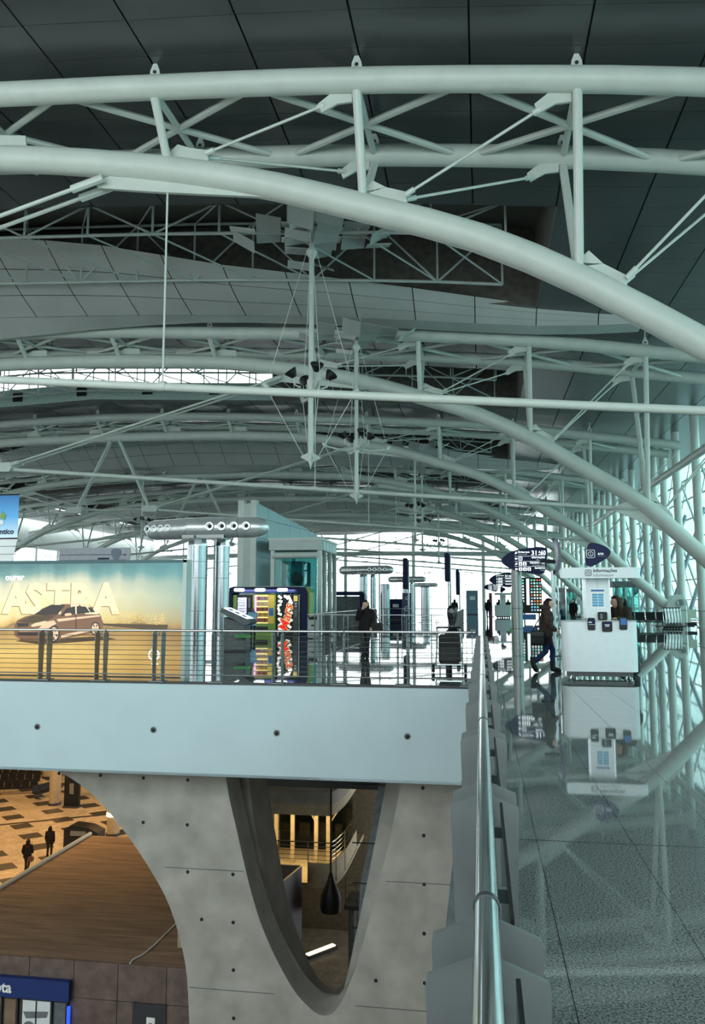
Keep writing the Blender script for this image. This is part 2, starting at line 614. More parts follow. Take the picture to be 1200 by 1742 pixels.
# --- glazed side wall with its columns
wr = struct('wall_right')
CY = [17, 21.2, 25.4, 29.6, 33.8, 38, 42.1, 46.2, 50.3, 55.2, 59.0, 62.2, 65.8, 71.0, 76.0, 79.9, 83.8, 87.6, 92.5, 97, 102, 107, 112, 117, 122, 128, 134, 140, 146]
CY = [-8, -3.6, .6, 4.6, 8.8, 12.9] + CY
col = None
for i, y in enumerate(CY):
    if col is None:
        mb = MB().tube([(12.8, y, 0), (12.8, y, 12.64)], .25, 20).lathe([(.36, 0), (.36, .05), (.26, .08)], (12.8, y, 0), 20)
        col = build('column', mb, M['steel_white'], wr)
    else:
        piece('column', col, (0, y - CY[0], 0), wr)
tr = None
zs = [.08 + 1.55 * k for k in range(9)]
for z in zs:
    if tr is None:
        tr = build('transom', MB().bb(15.95, 16.07, -12, 150, z - .05, z + .05), M['steel_shade'], wr)
    else:
        piece('transom', tr, (0, 0, z - zs[0]), wr)
ys = [-12 + 5.4 * k for k in range(31)]
mu = None
pane = None
for i, y in enumerate(ys):
    if mu is None:
        mu = build('mullion', MB().bb(15.93, 16.05, y - .05, y + .05, 0, 12.6), M['steel_shade'], wr)
        ra = build('raking_strut', MB().tube([(13.0, y + 2.6, .0), (15.9, y + 2.6, 8.2)], .13, 10), mk('violet_grey_paint', (.34, .40, .47), .5), wr)
        rb = build('raking_strut', MB().tube([(15.9, y + 2.6, 0), (13.0, y + 2.6, 9.6)], .07, 8), M['steel_shade'], wr)
        rc = build('cable', MB().tube([(15.8, y, .2), (15.8, y + 5.4, 6.3)], .03, 5).tube([(15.8, y + 5.4, 6.3), (15.8, y, 12.3)], .03, 5), M['rodm'], wr)
    else:
        piece('mullion', mu, (0, y - ys[0], 0), wr)
        if i < 30:
            piece('raking_strut', ra, (0, y - ys[0], 0), wr)
            piece('raking_strut', rb, (0, y - ys[0], 0), wr)
            piece('cable', rc, (0, y - ys[0], 0), wr)
    if i < 30:
        for z in zs[:-1]:
            if pane is None:
                pane = build('pane', MB().bb(15.99, 16.01, y + .06, y + 5.34, z + .06, z + 1.49), glass('facade_glass', (.72, .94, .93), .7), wr)
            else:
                piece('pane', pane, (0, y - ys[0], z - zs[0]), wr)
build('edge_beam', MB().tube([(12.35, y, 9.9) for y in (17, 40, 80, 150)], .24, 14), M['steel_white'], wr)
build('eaves', MB().grid([[(13.0, -12, 12.62), (13.0, 150, 12.62)], [(16.2, -12, 12.5), (16.2, 150, 12.5)]]), M['ceiling'], wr)
build('rail', MB().tube([(12.1, 17, 1.0), (12.1, 150, 1.0)], .03, 6), M['rodm'], wr)

wf = struct('wall_far')
pane = None
xs = [-63 + 6.35 * k for k in range(13)]
zf = [0, 2.2, 4.4, 6.6, 8.8, 11, 13.2, 15.4]
for i, x in enumerate(xs):
    r = .32 if i % 2 == 0 else .14
    build('column', MB().tube([(x, 149.2, 0), (x, 149.2, CE(x) + 1)], r, 12), M['steel_shade'], wf)
    for k in range(7):
        if i < 12:
            if pane is None:
                pane = build('pane', MB().bb(x + .05, x + 6.3, 149.97, 150.0, .05, 2.15), M['glass'], wf)
            else:
                piece('pane', pane, (x - xs[0], 0, zf[k]), wf)
for z in zf:
    build('transom', MB().bb(-63, 13.2, 149.85, 149.99, z - .05, z + .05), M['dark'], wf)
mb = MB()
for i, x in enumerate(xs[:-1]):
    mb.tube([(x, 149.3, 6 + 1.5 * (i % 2)), (x + 6.35, 149.3, 7.5 - 1.5 * (i % 2))], .06, 5)
    mb.tube([(x, 149.3, 13), (x + 6.35, 149.3, 9.5)], .06, 5)
    mb.tube([(x + 3.1, 149.4, 0), (x + 3.1, 149.4, 15)], .05, 5)
build('bracing', mb, M['dark'], wf)
build('beam', MB().tube([(-63 + 7.6 * k, 147, 9.6 + .5 * math.sin(PI * k / 10)) for k in range(11)], .42, 12), M['steel_shade'], wf)

wl = struct('wall_left')
build('parapet', MB().bb(-63.4, -63, -12, 150, -13, 3), M['steel_shade'], wl)
build('upper', MB().bb(-63.4, -63, -12, 150, 9, 14), M['steel_shade'], wl)
pane = None
for k in range(27):
    y = -12 + 6 * k
    build('mullion', MB().bb(-63.3, -63.1, y - .1, y + .1, 3, 9), M['steel_white'], wl)
    if pane is None:
        pane = build('pane', MB().bb(-63.22, -63.18, y + .1, y + 5.9, 3, 9), M['glass'], wl)
    else:
        piece('pane', pane, (0, 6 * k, 0), wl)
wb = struct('wall_back')
build('parapet', MB().bb(-63, 16.2, -12.3, -12, -13, 1.0), M['steel_shade'], wb)
pane = None
for k in range(13):
    x = -63 + 6.1 * k
    build('mullion', MB().bb(x - .1, x + .1, -12.3, -12.1, 1, 15), M['steel_white'], wb)
    if pane is None:
        pane = build('pane', MB().bb(x + .1, x + 6.0, -12.22, -12.18, 1.0, 15), M['glass'], wb)
    else:
        piece('pane', pane, (6.1 * k, 0, 0), wb)

# ------------------------------------------------------------------ roof trusses
def make_truss(y):
    t = thing('roof_truss', '', 'roof truss', (XC, y, 12))
    FY, RY = y - .9, y + 2.2
    xs = [XC + 37.2 * k / 32 for k in range(-32, 33)]
    xu = [XC + 37.9 * k / 24 for k in range(-24, 25)]
    build('lower_chord', MB().tube([(x, y, L(x)) for x in xs], .33, 20), M['steel_white'], t)
    for yy in (FY, RY):
        build('upper_chord', MB().tube([(x, yy, U(x)) for x in xu], .28, 16), M['steel_white'], t)
    px = [XC + s * (4.7 / 2 + 4.72 * k) for k in range(7) for s in (1, -1)]
    px = sorted(px)
    px = [7.0 - 4.78 * k for k in range(14)]
    for i, x in enumerate(px):
        s = 1 if x > XC else -1
        tall = L(x) + .3 < U(x) - .2
        for yy, side in ((FY, -1), (RY, 1)):
            build('post', MB().tube([(x, yy, U(x) - .24), (x + .02, y + side * .12, L(x) + .25)], .105, 10), M['steel_white'], t)
            # pointed hanger plate with its pin on top of the chord
            k = build('hanger', MB().xz([(x - .13, U(x) + .24), (x + .13, U(x) + .24), (x + .11, U(x) + .42), (x + .03, U(x) + .62), (x - .03, U(x) + .62), (x - .11, U(x) + .42)], yy - .025, yy + .025), M['steel_white'], t)
            build('pin', MB().lathe([(.045, -.04), (.045, .04)], (x, yy, U(x) + .37), 8, (1, 0, 0), (0, 0, 1), (0, 1, 0)), M['dark'], k)
            build('hanger_rod', MB().tube([(x, yy, U(x) + .6), (x, yy, CE(x) + .06)], .03, 6), M['steel_white'], k)
        build('cross_strut', MB().tube([(x, FY + .2, U(x) - .12), (x, RY - .2, U(x) - .05)], .085, 8), M['steel_white'], t)
        for a, b in ((-2.05, 2.05), (2.05, -2.05)):
            build('brace', MB().tube([(x + a, FY + .2, U(x + a) - .1), (x + b, RY - .2, U(x + b) - .05)], .085, 8), M['steel_white'], t)
        # fin plates either side of the lower node
        if tall:
            z = L(x)
            build('gusset', MB().xz([(x - s * .18, z + .25), (x + s * .25, z + .62), (x + s * .55, L(x + .55 * s) + .62), (x + s * 1.0, L(x + s * 1.0) + .62), (x + s * 1.05, L(x + s) + .25), (x - s * .35, L(x - s * .35) + .2)], y - .03, y + .03), M['steel_white'], t)
    # tie rods between the nodes, a pair in each bay on the steep part
    for s in (1, -1):
        for k in range(3):
            xa, xb = XC + s * (32.5 - 4.78 * k), XC + s * (32.5 - 4.78 * (k + 1))
            for yy, side in ((FY, -1), (RY, 1)):
                if k < 2:
                    e = (xa - s * .75, yy + side * -.1, U(xa) - .52)
                else:
                    e = (xa - s * .75, yy + side * -.1, U(xa) - .45)
                b = (xb + s * 1.0, y + side * .1, L(xb + s) + .5)
                build('tie_rod', MB().tube([b, e], .034, 6), M['steel_white'], t)
                for f in ([Vector(b), Vector(b).lerp(Vector(e), .07)], [Vector(e).lerp(Vector(b), .06), Vector(e)]):
                    build('clevis', MB().tube(f, .065, 8), M['steel_white'], t)
                build('gusset', MB().xz([(xa - s * .12, U(xa) - .2), (xa - s * .12, U(xa) - .45), (xa - s * .45, U(xa) - .46), (xa - s * .82, U(xa) - .64), (xa - s * .9, U(xa) - .42), (xa - s * .6, U(xa) - .2)], yy - .03 - side * .1, yy + .03 - side * .1), M['steel_white'], t)
        xa = XC + s * 32.5
        for side in (-1, 1):
            build('tie_rod', MB().tube([(xa + s * .8, y + side * .12, L(xa + s * .8) + .75), (XC + s * 37.8, y + side * 1.2, 10.9)], .034, 6), M['steel_white'], t)
        # underslung rods, the node box and the A-strut at the crown
        N = Vector((XC + s * 2.8, y, 7.93))
        xg = XC + s * 16.6
        build('fin', MB().xz([(xg + s * 4.2, L(xg + 4.2 * s) - .3), (xg + s * 1.2, L(xg + s * 1.2) - .62), (xg - s * .2, L(xg) - .62), (xg - s * .35, L(xg) - .45), (xg + s * .5, L(xg) - .25)], y - .05, y + .05), M['steel_white'], t)
        for side in (-1, 1):
            a = Vector((xg, y + side * .22, L(xg) - .48))
            e = N + Vector((s * .5, side * .22, .12))
            build('sling_rod', MB().tube([a, e], .05, 8), M['steel_white'], t)
            for f in ([a, a.lerp(e, .06)], [e.lerp(a, .03), e]):
                build('clevis', MB().tube(f, .1, 8), M['steel_white'], t)
            build('a_strut', MB().tube([(XC + s * .35, y + side * .12, 12.8), N + Vector((s * -.1, side * .12, .1))], .085, 8), M['steel_white'], t)
        build('node_box', MB().xz([(N.x - .5, N.z - .2), (N.x + .5, N.z - .22), (N.x + .62, N.z), (N.x + .5, N.z + .24), (N.x - .5, N.z + .2), (N.x - .62, N.z)], y - .3, y + .3), M['steel_white'], t)
        # long tie from the node to the lower chord, with its drop rod
        T = Vector((XC + s * 32.0, y, 5.42))
        build('long_tie', MB().tube([N + Vector((s * .5, 0, -.08)), T], .10, 12), M['steel_white'], t)
        build('clevis', MB().tube([T - Vector((s * .9, 0, -.07)), T + Vector((s * .5, 0, 0))], .16, 8, 1, .5), M['steel_white'], t)
        build('fin', MB().xz([(T.x - s * .9, T.z + .14), (T.x, L(T.x) - .1), (T.x + s * 1.9, L(T.x + s * 1.9) - .1), (T.x + s * 1.1, L(T.x + s * 1.1) - .5), (T.x - s * .9, T.z - .02)], y - .04, y + .04), M['steel_white'], t)
        xd = XC + s * 18.17
        zt = N.z + (T.z - N.z) * (abs(xd - XC) - 2.8) / 29.2
        build('drop_rod', MB().tube([(xd, y, L(xd) - .3), (xd, y, zt)], .025, 6), M['steel_white'], t)
        build('collar', MB().tube([(xd - .09, y, zt), (xd + .09, y, zt)], .125, 12), M['steel_white'], t)
        # shoe at the floor
        fx = XC + s * 37.2
        for yy in (y - .42, y + .42):
            build('shoe', MB().xz([(fx - s * .9, 0.02), (fx + s * .95, 0.02), (fx + s * 1.0, .5), (fx + s * .85, 1.55), (fx + s * .5, 1.95), (fx + s * .1, 1.9), (fx - s * .25, 1.5)], yy - .09, yy + .09), M['steel_white'], t)
        build('pin', MB().tube([(fx + s * .45, y - .62, 1.45), (fx + s * .45, y + .62, 1.45)], .2, 14), M['chrome'], t)
        build('base_plate', MB().bb(fx - 1.15, fx + 1.15, y - .75, y + .75, 0, .04), M['dark'], t)
    build('link_rod', MB().tube([(XC - 2.8, y, 7.93), (XC + 2.8, y, 7.93)], .06, 8), M['steel_white'], t)
    return t


tr1 = make_truss(Y0)
TL = ['white tubular roof truss nearest overhead, its arch sweeping to the right edge', 'second white roof truss, its arch dropping behind the blue information sign',
      'third white roof truss, its arch landing on a big steel shoe by the trolleys', 'fourth white roof truss, its arch passing behind the white kiosk header',
      'fifth white roof truss, its arch landing beside the walking woman', 'sixth white roof truss from the camera, seen below the fifth arch',
      'last white roof truss in front of the glazed end wall']
tr1['label'] = TL[0]
for k in range(1, 7):
    dup(tr1, (XC, Y0 + BAY * k, 12), label=TL[k])
for o in [o for o in COL.objects if o.name.startswith('roof_truss')]:
    o['group'] = 'roof trusses spanning the hall'

# ------------------------------------------------------------------ concrete pier under the bridge
pr = struct('wall_pier')
ARCH = [(-5.80, -12.5), (-5.80, -7.4), (-5.82, -6.6), (-5.92, -5.57), (-6.26, -4.53), (-6.78, -3.71), (-7.43, -2.93), (-8.1, -2.32), (-8.9, -1.90), (-9.8, -1.72)]
NOTCH = [(-5.18, -1.72), (-5.08, -2.3), (-4.88, -3.06), (-4.66, -3.9), (-4.43, -4.6), (-4.18, -5.15), (-3.95, -5.55), (-3.7, -5.92), (-3.48, -6.14), (-3.25, -6.30), (-3.05, -6.32), (-2.88, -6.2), (-2.7, -5.9), (-2.45, -5.25), (-2.1, -4.03), (-1.82, -2.95), (-1.55, -1.72)]


def smooth_line(pts, n=4):
    """open curve through the points"""
    out = []
    k = len(pts)
    for i in range(k - 1):
        p0, p1, p2, p3 = [Vector((*pts[min(max(i + q - 1, 0), k - 1)], 0)) for q in range(4)]
        for q in range(n):
            u = q / n
            v = .5 * ((2 * p1) + (p2 - p0) * u + (2 * p0 - 5 * p1 + 4 * p2 - p3) * u * u + (3 * p1 - p0 - 3 * p2 + p3) * u ** 3)
            out.append((v.x, v.y))
    return out + [pts[-1]]


ARCH = ARCH[:1] + smooth_line(ARCH[1:])
NOTCH = smooth_line(NOTCH)
front = [(-.1, -1.72), (-.1, -12.5)] + ARCH + NOTCH
build('front_leaf', MB().xz(front, 16.2, 17.0), M['concrete'], pr, sharp=.35)
back = [(-.1, -1.72), (-.1, -12.5)] + ARCH + smooth_line([(-5.06, -1.72), (-5.0, -2.61), (-4.74, -4.05), (-4.46, -5.33), (-4.0, -6.5), (-3.6, -7.0), (-3.2, -6.95), (-2.95, -6.4), (-2.62, -5.0), (-2.36, -3.8), (-2.1, -2.5), (-1.95, -1.72)])
nt2 = [(x + (-.22 if x < -3.2 else .05), z - .2) for x, z in NOTCH[1:-1]]
build('recess_leaf', MB().xz([(-.1, -1.72), (-.1, -12.5)] + ARCH + [(-5.45, -1.72)] + nt2 + [(-1.5, -1.72)], 17.0, 17.5), M['concrete'], pr, sharp=.35)
build('back_leaf', MB().xz(back, 17.5, 18.9), M['concrete'], pr, sharp=.35)
hole = None
for x, z in [(-8.76, -1.99), (-7.84, -2.0), (-6.9, -2.02), (-5.95, -2.03), (-6.88, -2.9), (-5.94, -2.91), (-5.91, -3.82), (-4.97, -3.82), (-5.6, -4.71), (-4.95, -4.73), (-4.93, -5.62), (-4.91, -6.51), (-1.17, -2.91), (-1.17, -3.81), (-1.18, -4.71), (-1.18, -5.6), (-1.18, -2.02), (-2.11, -5.62), (-3.96, -6.6)]:
    if hole is None:
        hole = build('tie_hole', MB().lathe([(.0, -.004), (.036, -.004), (.036, .002), (.0, .003)], (0, 16.2, 0), 12, (1, 0, 0), (0, 0, 1), (0, -1, 0)), M['black'], pr)
        hole.location = (x, 0, z)
    else:
        piece('tie_hole', hole, (x, 0, z), pr)
for x0, x1, z in [(-6.4, -4.75, -3.75), (-1.9, -.4, -3.79), (-5.82, -4.1, -6.0), (-2.5, -.4, -6.1)]:
    build('formwork_joint', MB().bb(x0, x1, 16.185, 16.2, z - .004, z + .004), M['slate'], pr)
build('slate_strip', MB().xz([(-2.12, -1.72), (-2.08, -2.6), (-2.34, -3.9), (-2.5, -4.77), (-2.85, -6.2), (-3.0, -6.2), (-2.86, -5.6), (-2.82, -4.79), (-2.62, -3.91), (-2.4, -2.61), (-2.3, -1.72)], 18.95, 19.15), M['slate'], pr)
for z in (-2.6, -3.9, -4.78, -5.75):
    build('slate_joint', MB().bb(-3.0, -2.0, 18.93, 18.96, z - .01, z + .01), M['joint'], pr)

# ------------------------------------------------------------------ the lower hall
fw = struct('floor_lower')
build('slab', MB().bb(-63, 0, -12, 82, -12.8, -12.5), M['marble'], fw)
dt = None
for i in range(-5, 6):
    for j in range(-3, 8):
        x, y = -27.02 + 1.75 * i - 1.72 * j, 46.88 + 1.8 * i + 1.86 * j
        if -40 < x < -18 and 38 < y < 66:
            if dt is None:
                dt = build('dark_tile', MB().xy([(-.84, 0), (0, -.76), (.84, 0), (0, .76)], -12.5, -12.49), M['dark_tile'], fw, local=True)
                dt.location = (x, y, 0)
            else:
                piece('dark_tile', dt, (x, y, 0), fw)
build('border', MB().xy([(-44, 40.5), (-43.9, 40.2), (-20, 54.9), (-20, 55.3)], -12.5, -12.488), M['dark_tile'], fw)
build('wall_void', MB().bb(-.2, -.09, -12, 33, -12.5, -1.77), M['concrete'], kind='structure')
build('wall_lower', MB().bb(-63, -.15, 81.8, 82.2, -12.5, -.5), M['beige'], kind='structure')
cl = struct('ceiling_lower')
build('slab', MB().bb(-63, -.2, 33, 82, -1.2, -.5), M['beige'], cl)
k = thing('kiosk_building', 'low brown shop building with flat boarded roof and blue sign in the lower hall', 'building', (-11.9, 29.7, -12.5))
build('roof_slab', MB().bb(-17.7, -8.5, 23.72, 35.75, -9.25, -9.03), M['brown_wall'], k)
for i in range(13):
    y = 23.7 + .927 * i
    w = MB()
    h = random.uniform(-.008, .008)
    w.bb(-17.66, -8.5, y + .01, y + .917, -9.04 + h, -9.0 + h)
    build('roof_board', w, M['brown_roof'], k)
build('coping', MB().tube([(-17.72, 23.7, -8.94), (-17.72, 35.8, -8.94)], .085, 10), M['steel_shade'], k)
xs = [-17.7, -15.9, -14.6, -13.5, -12.08, -10.7, -9.2, -8.5]
for i in range(7):
    build('wall_panel', MB().bb(xs[i] + .01, xs[i + 1] - .01, 23.65, 23.72, -10.02, -9.0), M['brown_wall'], k)
    if i > 3:
        build('wall_panel', MB().bb(xs[i] + .01, xs[i + 1] - .01, 23.65, 23.72, -12.5, -10.04), M['brown_wall'], k)
build('wall_core', MB().bb(-17.6, -8.52, 23.74, 35.7, -12.5, -9.26), M['brown_wall'], k)
d = build('door', MB().bb(-10.2, -9.18, 23.6, 23.66, -12.45, -10.02), M['dark'], k)
pn = build('notice', MB().bb(-9.76, -9.5, 23.585, 23.605, -10.78, -10.38), M['print_white'], d)
build('notice_mark', MB().tube([(-9.63 + .07 * math.cos(a), 23.58, -10.6 + .07 * math.sin(a)) for a in [PI * q / 8 for q in range(17)]], .012, 4).tube([(-9.68, 23.58, -10.65), (-9.58, 23.58, -10.55)], .01, 4), M['black'], d)
for x0, x1, m in ((-16.6, -14.3, 'beige'), (-14.25, -13.8, 'brown_roof'), (-13.68, -12.7, 'white'), (-12.66, -12.22, 'slate')):
    wn = build('shop_window', MB().bb(x0, x1, 23.6, 23.7, -12.3, -10.12), M['dark'], k)
    build('display', MB().bb(x0 + .05, x1 - .05, 23.585, 23.6, -12.2, -10.18), M[m], wn)
build('poster_rule', MB().bb(-13.21, -13.17, 23.57, 23.585, -12.2, -10.18), M['dark'], k)
build('poster_print', MB().xz([(-13.6, -10.5), (-12.8, -10.45), (-12.85, -10.62), (-13.5, -10.68)], 23.57, 23.583).lathe([(0, -.005), (.2, -.005), (.2, .005), (0, .005)], (-13.4, 23.57, -10.95), 14, (1, 0, 0), (0, 0, 1), (0, 1, 0)), M['grey_text'], k)
build('blue_tube', MB().tube([(-12.15, 23.56, -12.2), (-12.15, 23.56, -10.25)], .05, 8), M['blue_lit'], k, label='glowing blue light tube')
s = build('sign_board', MB().bb(-18, -12.1, 23.42, 23.6, -10.06, -9.51), mk('royal_blue_board', (.008, .03, .16), .5), k)
text('lettering', 'ota', .42, (-14.46, 23.41, -9.92), (1, 0, 0), (0, 0, 1), M['print_white'], s, bold=.012)
tag(build('loose_cable', MB().tube([(-10.35, 23.69, -8.98), (-10.36, 23.9, -8.97), (-10.21, 24.32, -8.97), (-10.14, 24.96, -8.97), (-10.11, 26.16, -8.97), (-10.1, 26.9, -8.97)], .022, 6), M['print_white']), 'loose white cable lying across the brown kiosk roof', 'cable')

pc = None
for x, y, lab in ((-29.5, 54.1, 'round beige column at the back of the lower hall, by the dark advertising panel'), (-22.2, 47.8, 'round beige column with a lit band rising behind the kiosk roof'), (-34.5, 62.0, 'round beige column behind the black bench rows of the lower hall')):
    t = thing('round_column', lab, 'column', (x, y, -12.5), group='columns of the lower hall')
    build('shaft', MB().tube([(x, y, -12.5), (x, y, -1.2)], .38, 18), M['beige'], t)
    build('base_ring', MB().tube([(x, y, -12.5), (x, y, -12.35)], .44, 18), M['dark'], t)
    if x == -22.2:
        build('lit_band', MB().tube([(x, y, -11.35), (x, y, -11.15)], .42, 18), M['lamp_warm'], t)
t = thing('advert_panel', 'dark upright advertising panel beside the beige column of the lower hall', 'advert panel', (-28.0, 53.6, -12.5))
build('board', MB().bb(-28.5, -27.4, 53.5, 53.7, -12.4, -10.3), M['black'], t)
build('print', MB().bb(-28.1, -27.8, 53.46, 53.5, -11.6, -10.9), M['grey_text'], t)
build('foot', MB().bb(-28.5, -27.4, 53.3, 53.9, -12.5, -12.4), M['dark'], t)
t = thing('check_in_stand', 'dark stand with sloping top at the far edge of the kiosk roof', 'stand', (-22, 43.6, -12.5))
build('cabinet', MB().xz([(-23.0, -12.5), (-21.0, -12.5), (-21.0, -11.1), (-21.6, -10.85), (-22.6, -10.75), (-23.0, -11.0)], 43.3, 44.2), M['black'], t)
build('label', MB().bb(-22.6, -21.7, 43.27, 43.3, -11.3, -11.05), M['grey_text'], t)


def bench(x, y, z, n, rz, lab, group):
    t = thing('seat_row', lab, 'bench', (x, y, z), rz, group)
    build('beam', MB().bb(-n * .3, n * .3, -.05, .05, .3, .38), M['dark'], t, local=True)
    for i in range(n):
        u = -n * .3 + .3 + .6 * i
        build('seat', MB().bb(u - .27, u + .27, -.25, .25, .4, .46), M['leather'], t, local=True)
        build('backrest', MB().yz([(.22, .45), (.28, .45), (.40, .9), (.34, .9)], u - .27, u + .27), M['leather'], t, local=True)
    for u in (-n * .3 + .3, n * .3 - .3):
        build('leg', MB().bb(u - .03, u + .03, -.25, .3, 0, .06).bb(u - .03, u + .03, -.03, .03, 0, .32), M['dark'], t, local=True)
    return t


bench(-34.3, 56.6, -12.5, 6, .3, 'front row of black seats in the lower hall', 'black seat rows in the lower hall')
bench(-35.4, 58.9, -12.5, 6, .3, 'second row of black seats in the lower hall, behind the front row', 'black seat rows in the lower hall')
bench(-31.2, 56.2, -12.5, 4, 1.3, 'short side row of black seats nearest the round column in the lower hall', 'black seat rows in the lower hall')
bench(-36.8, 61.4, -12.5, 6, .3, 'back row of black seats in the lower hall, farthest from the kiosk roof', 'black seat rows in the lower hall')

# warm ceiling lamps of the lower hall, each with its own light
LL = ['above the dark floor tiles', 'above the lower hall seats', 'above the round column with a lit band', 'above the back of the lower hall', 'above the far edge of the kiosk roof', 'above the two people in dark coats']
for i, (x, y, z, e) in enumerate([(-24, 40, -1.22, 2600), (-31, 49, -1.22, 2600), (-22, 52, -1.22, 1800), (-36, 60, -1.22, 1800), (-17.5, 38.5, -1.22, 900), (-28, 33.5, -1.22, 800)]):
    t = thing('ceiling_lamp', 'round warm downlight in the soffit ' + LL[i], 'lamp', (x, y, z), 0, 'downlights above the lower hall')
    build('housing', MB().lathe([(.5, 0), (.5, -.08), (.42, -.1), (.4, -.02)], (x, y, z), 20), M['dark'], t)
    build('diffuser', MB().lathe([(0, -.05), (.4, -.05), (.4, -.04), (0, -.03)], (x, y, z), 20), M['lamp_warm'], t)
    ld = bpy.data.lights.new('downlight', 'SPOT')
    ld.energy, ld.color, ld.spot_size, ld.spot_blend, ld.shadow_soft_size = e * 1.35, (1, .56, .20), 2.5, .6, .4
    lo = bpy.data.objects.new('downlight', ld)
    COL.objects.link(lo)
    lo.parent = t
    lo.location = (0, 0, -.12)

# warm lit gallery seen through the pier's tall opening
ga = struct('wall_gallery')
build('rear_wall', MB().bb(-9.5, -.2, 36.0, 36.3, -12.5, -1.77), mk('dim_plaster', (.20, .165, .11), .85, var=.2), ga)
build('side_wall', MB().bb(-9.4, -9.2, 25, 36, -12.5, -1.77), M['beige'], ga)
t = thing('gallery', 'warm lit balcony with a curved pale parapet behind the concrete pier', 'balcony', (-6.8, 31, -8.5))
arc = [(-5.55 + .35 * math.sin(a) * 1.0, 29.6 + 2.6 * (1 - math.cos(a))) for a in [PI / 2 * q / 8 for q in range(9)]]
fr = [(-9.2, 29.6)] + arc + [(-5.2, 36), (-9.2, 36)]
build('floor_slab', MB().xy(fr, -8.62, -8.45), M['beige'], t)
build('upper_band', MB().xy(fr, -6.12, -5.75), M['beige'], t)
build('upper_slab', MB().xy(fr, -5.75, -5.3), M['concrete'], t)
par = MB()
pts = [(-6.3, 29.62)] + arc + [(-5.2, 34)]
par.grid([[(x, y, -8.5) for x, y in pts], [(x, y, -7.75) for x, y in pts]])
build('parapet', par, M['beige'], t)
for z in (-7.05, -7.2, -7.35, -7.5, -7.65):
    build('rail', MB().tube([(x, y, z) for x, y in [(-9.1, 29.62)] + pts], .022 if z == -7.05 else .010, 6), M['chrome'], t)
for x, y in [(-8.4, 29.62), (-7.4, 29.62), (-6.3, 29.62), arc[3], arc[6]]:
    build('rail_post', MB().tube([(x, y, -8.45), (x, y, -7.05)], .02, 6), M['chrome'], t)
for x in (-8.0, -7.35, -6.42, -5.95):
    build('frame_post', MB().bb(x - .07, x + .07, 31.6, 31.75, -8.45, -6.1), M['beige'], t)
build('diagonal', MB().tube([(-6.9, 31.7, -6.15), (-6.45, 31.7, -6.9)], .03, 6).tube([(-5.95, 31.7, -7.0), (-5.4, 31.7, -6.2)], .03, 6), M['beige'], t, kind='stuff')
build('glazed_back', MB().bb(-8.3, -5.3, 33.5, 33.55, -8.45, -6.12), M['glass_dark'], t)
build('lit_window', MB().bb(-6.2, -5.75, 33.4, 33.45, -6.75, -6.2), M['lamp_warm'], t)
build('strip_lamp', MB().bb(-8.2, -5.6, 30.6, 30.75, -6.17, -6.12), M['lamp_warm'], t)
ld = bpy.data.lights.new('strip_light', 'AREA')
ld.shape, ld.size, ld.size_y, ld.energy, ld.color = 'RECTANGLE', 2.6, .3, 75, (1, .70, .28)
lo = bpy.data.objects.new('strip_light', ld)
COL.objects.link(lo)
lo.parent = t
lo.location = (0, -.35, 2.3)
t = thing('dark_partition', 'dark brown boxed partition standing below the lit balcony', 'partition', (-6.9, 29, -12.5))
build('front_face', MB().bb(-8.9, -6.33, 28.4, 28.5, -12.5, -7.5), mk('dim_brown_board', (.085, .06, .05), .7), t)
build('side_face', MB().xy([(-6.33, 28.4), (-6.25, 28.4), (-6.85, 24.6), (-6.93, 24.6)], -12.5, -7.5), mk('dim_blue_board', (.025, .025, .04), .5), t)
t = thing('hanging_bell', 'dark bell shaped lamp hanging on a long cable behind the pier', 'lamp', (-5.4, 29, -9.1))
build('shade', MB().lathe([(.02, 1.2), (.06, 1.15), (.12, .95), (.26, .65), (.34, .45), (.38, .1), (.34, -.1), (.28, -.12), (0, -.08)], (-5.35, 29, -9.05), 18), M['black'], t)
build('cable', MB().tube([(-5.35, 29, -7.9), (-5.35, 29, -1.8)], .03, 6), M['black'], t)
t = thing('walkway', 'small dark railed walkway platform beside the hanging lamp', 'platform', (-4.9, 30, -9.4))
build('platform', MB().bb(-5.05, -3.6, 30, 31.5, -9.45, -9.3), M['dark'], t)
for x in (-5.0, -4.6, -4.2, -3.8):
    build('rail_post', MB().tube([(x, 30.05, -9.3), (x, 30.05, -8.35)], .018, 6), M['rodm'], t)
for z in (-8.35, -8.6, -8.85, -9.1):
    build('rail', MB().tube([(-5.05, 30.05, z), (-3.6, 30.05, z)], .014, 6), M['rodm'], t)
build('support', MB().tube([(-4.85, 30.6, -12.5), (-4.85, 30.6, -9.45)], .14, 10), M['slate'], t)
t = thing('floor_light', 'low lit strip lamp on the lower floor behind the pier', 'lamp', (-6.5, 33.2, -12.5))
build('case', MB().box((-6.6, 33.6, -12.42), (1.5, .3, .12), .9), M['dark'], t)
build('tube', MB().box((-6.6, 33.6, -12.35), (1.4, .2, .04), .9), M['lamp_warm'], t)
bk = struct('bridge_upper')
build('upper_gallery', MB().bb(-9.2, -1.9, 27, 29, -4.55, -4.25), M['dark'], bk)
for z in (-3.3, -3.55, -3.8, -4.05):
    build('rail', MB().tube([(-9.2, 27.05, z), (-1.9, 27.05, z)], .02, 6), M['rodm'], bk)

# ------------------------------------------------------------------ balustrades
PLATE = [(0, .985), (.105, .945), (.108, .93), (.098, .55), (.082, .30), (.085, 0), (-.085, 0), (-.082, .30), (-.098, .55), (-.108, .93), (-.105, .945)]


